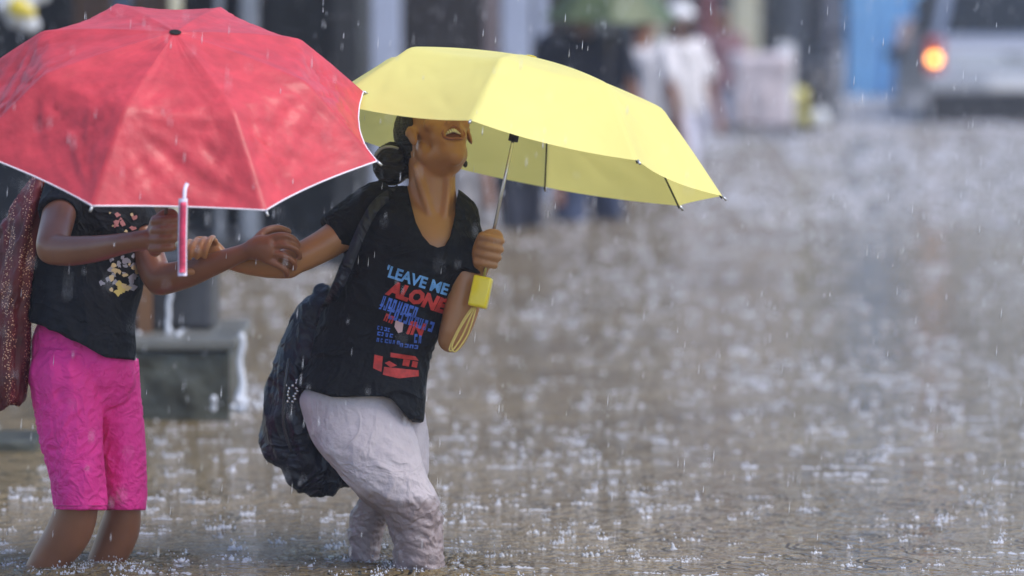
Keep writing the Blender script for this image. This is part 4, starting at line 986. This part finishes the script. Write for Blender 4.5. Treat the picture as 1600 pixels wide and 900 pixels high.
def scatter(name, pts, scales, label, m_, kinds=None):
    VV, FF = [], []; base = 0
    for (x, y, z), s in zip(pts, scales):
        TT = TF if y > 24 and name == 'rain_splashes' else T; v, f = TT[r_.randrange(len(TT))]; a = r_.uniform(-.35, .35)+(3.14159 if r_.random() < .5 else 0); ca, sa = math.cos(a), math.sin(a)
        vv = np.empty_like(v); vv[:, 0] = (v[:, 0]*ca-v[:, 1]*sa)*s+x; vv[:, 1] = (v[:, 0]*sa+v[:, 1]*ca)*s+y; vv[:, 2] = v[:, 2]*s+z
        VV.append(vv); FF.append(f+base); base += len(v)
    VV = np.concatenate(VV); FF = np.concatenate(FF)
    me = bpy.data.meshes.new(name); me.vertices.add(len(VV)); me.vertices.foreach_set('co', VV.ravel())
    me.loops.add(len(FF)*3); me.loops.foreach_set('vertex_index', FF.ravel().astype(np.int32))
    me.polygons.add(len(FF)); me.polygons.foreach_set('loop_start', np.arange(0, len(FF)*3, 3, dtype=np.int32)); me.update(calc_edges=True); me.validate()
    o = link(name, me, m_); tag(o, label, name.replace('_', ' '), kind='stuff'); return o
pts, scl = [], []
def field(y0, y1, dens, smin, smax):
    n = int((.123*(y1**2-y0**2)*1.0+3.0*(y1-y0))*dens)
    for _ in range(n):
        y = math.sqrt(random.uniform(y0*y0, y1*y1)); hw = .123*y+1.2; x = random.uniform(-hw, hw)
        cl = noise.noise(Vector((x*.9, y*.35, 1.5)))
        if random.random() > .72+cl*.7: continue
        pts.append((x, y, 0)); scl.append(smin*min(1.9, math.exp(random.gauss(0, .45))))
field(9.2, 16, 72, .7, 1.15); field(16, 22, 50, .8, 1.5); field(22, 26, 55, .9, 1.5); field(26, 32, 52, .95, 1.5); field(32, 48, 44, 1.2, 2.0); field(48, 90, 15, 2.0, 2)
scatter('rain_splashes', pts, scl, 'white splashes of rain all over the brown flood water', mat('splash_water', (.72, .73, .80), .12, var=.25, vscale=3, trans=.4))
# splashes round the legs
pts, scl = [], []
for px, py, n, sp in ((655, 885, 26, .07), (577, 880, 10, .05), (75, 888, 18, .06), (165, 885, 14, .05)):
    c = P(px, py, 10 if px != 577 else 10.12)
    for _ in range(n):
        f = random.uniform(0, 6.28); d = sp+abs(random.gauss(0, .02)); pts.append((c.x+math.cos(f)*d, c.y+math.sin(f)*d, 0)); scl.append(random.uniform(.4, .9))
scatter('leg_splashes', pts, scl, 'small white splashes where the legs enter the water', mat('splash_water', (.74, .76, .82)))
wmat = bpy.data.materials['flood_water']; q = bmesh.new()
for px, py, Yq in ((655, 886, 10), (577, 880, 10.12), (72, 890, 10), (160, 886, 10.1)):
    c = P(px, py, Yq); c.z = 0
    for rr, hh in ((.085, .0045), (.12, .0035), (.17, .0025), (.235, .002)):
        n = 64; rg = []
        for i in range(n):
            f = 6.283185*i/n; r1 = rr*(1+.07*noise.noise(Vector((math.cos(f)*2, math.sin(f)*2, rr*40+px))))
            rg.append([q.verts.new(c+Vector((math.cos(f)*(r1+o_), math.sin(f)*(r1+o_), z_))) for o_, z_ in ((-.012, -.001), (-.005, hh*.8), (0, hh), (.005, hh*.8), (.012, -.001))])
        for i in range(n):
            for j in range(4): q.faces.new((rg[i][j], rg[i][j+1], rg[(i+1) % n][j+1], rg[(i+1) % n][j]))
tag(link('ripples', q, wmat), 'ripples in the brown water around the wading legs', 'ripples', kind='stuff')
# rain in the air
V, Fc = [], []
for i in range(8000):
    y = random.uniform(6.5, 26)**1; hw = .123*y+.6; x = random.uniform(-hw, hw); z = random.uniform(.05, 2.6)
    L_ = random.uniform(.012, .034); rr = random.uniform(.0004, .0009)*(1+.03*y); o_ = len(V); dx = -L_*.06
    V += [(x+rr, y, z), (x-rr*.5, y+rr*.87, z), (x-rr*.5, y-rr*.87, z), (x-dx, y, z+L_*.75), (x+dx*.3, y, z-L_*.25)]
    Fc += [(o_, o_+1, o_+3), (o_+1, o_+2, o_+3), (o_+2, o_, o_+3), (o_+1, o_, o_+4), (o_+2, o_+1, o_+4), (o_, o_+2, o_+4)]
me = bpy.data.meshes.new('rain'); me.from_pydata(V, [], Fc); me.update()
tag(link('rain', me, mat('rain_drop_water', (.8, .82, .88), .1, var=.02, trans=.4)), 'falling rain drops in front of and behind the people', 'rain', kind='stuff')
# wet air
q = bmesh.new(); box(q, -60, 60, -3, 135, -WD-1, 6.8)
hz = link('haze', q, None, smooth=False); hm = bpy.data.materials.new('haze'); hm.use_nodes = True; t = hm.node_tree; t.nodes.clear()
out = N(t, 'ShaderNodeOutputMaterial'); pv = N(t, 'ShaderNodeVolumePrincipled'); pv.inputs['Color'].default_value = (.80, .84, 1, 1); pv.inputs['Density'].default_value = .0019; pv.inputs['Anisotropy'].default_value = .2
t.links.new(pv.outputs[0], out.inputs['Volume']); hz.data.materials.append(hm); tag(hz, 'rain haze filling the street air', 'haze', kind='stuff')
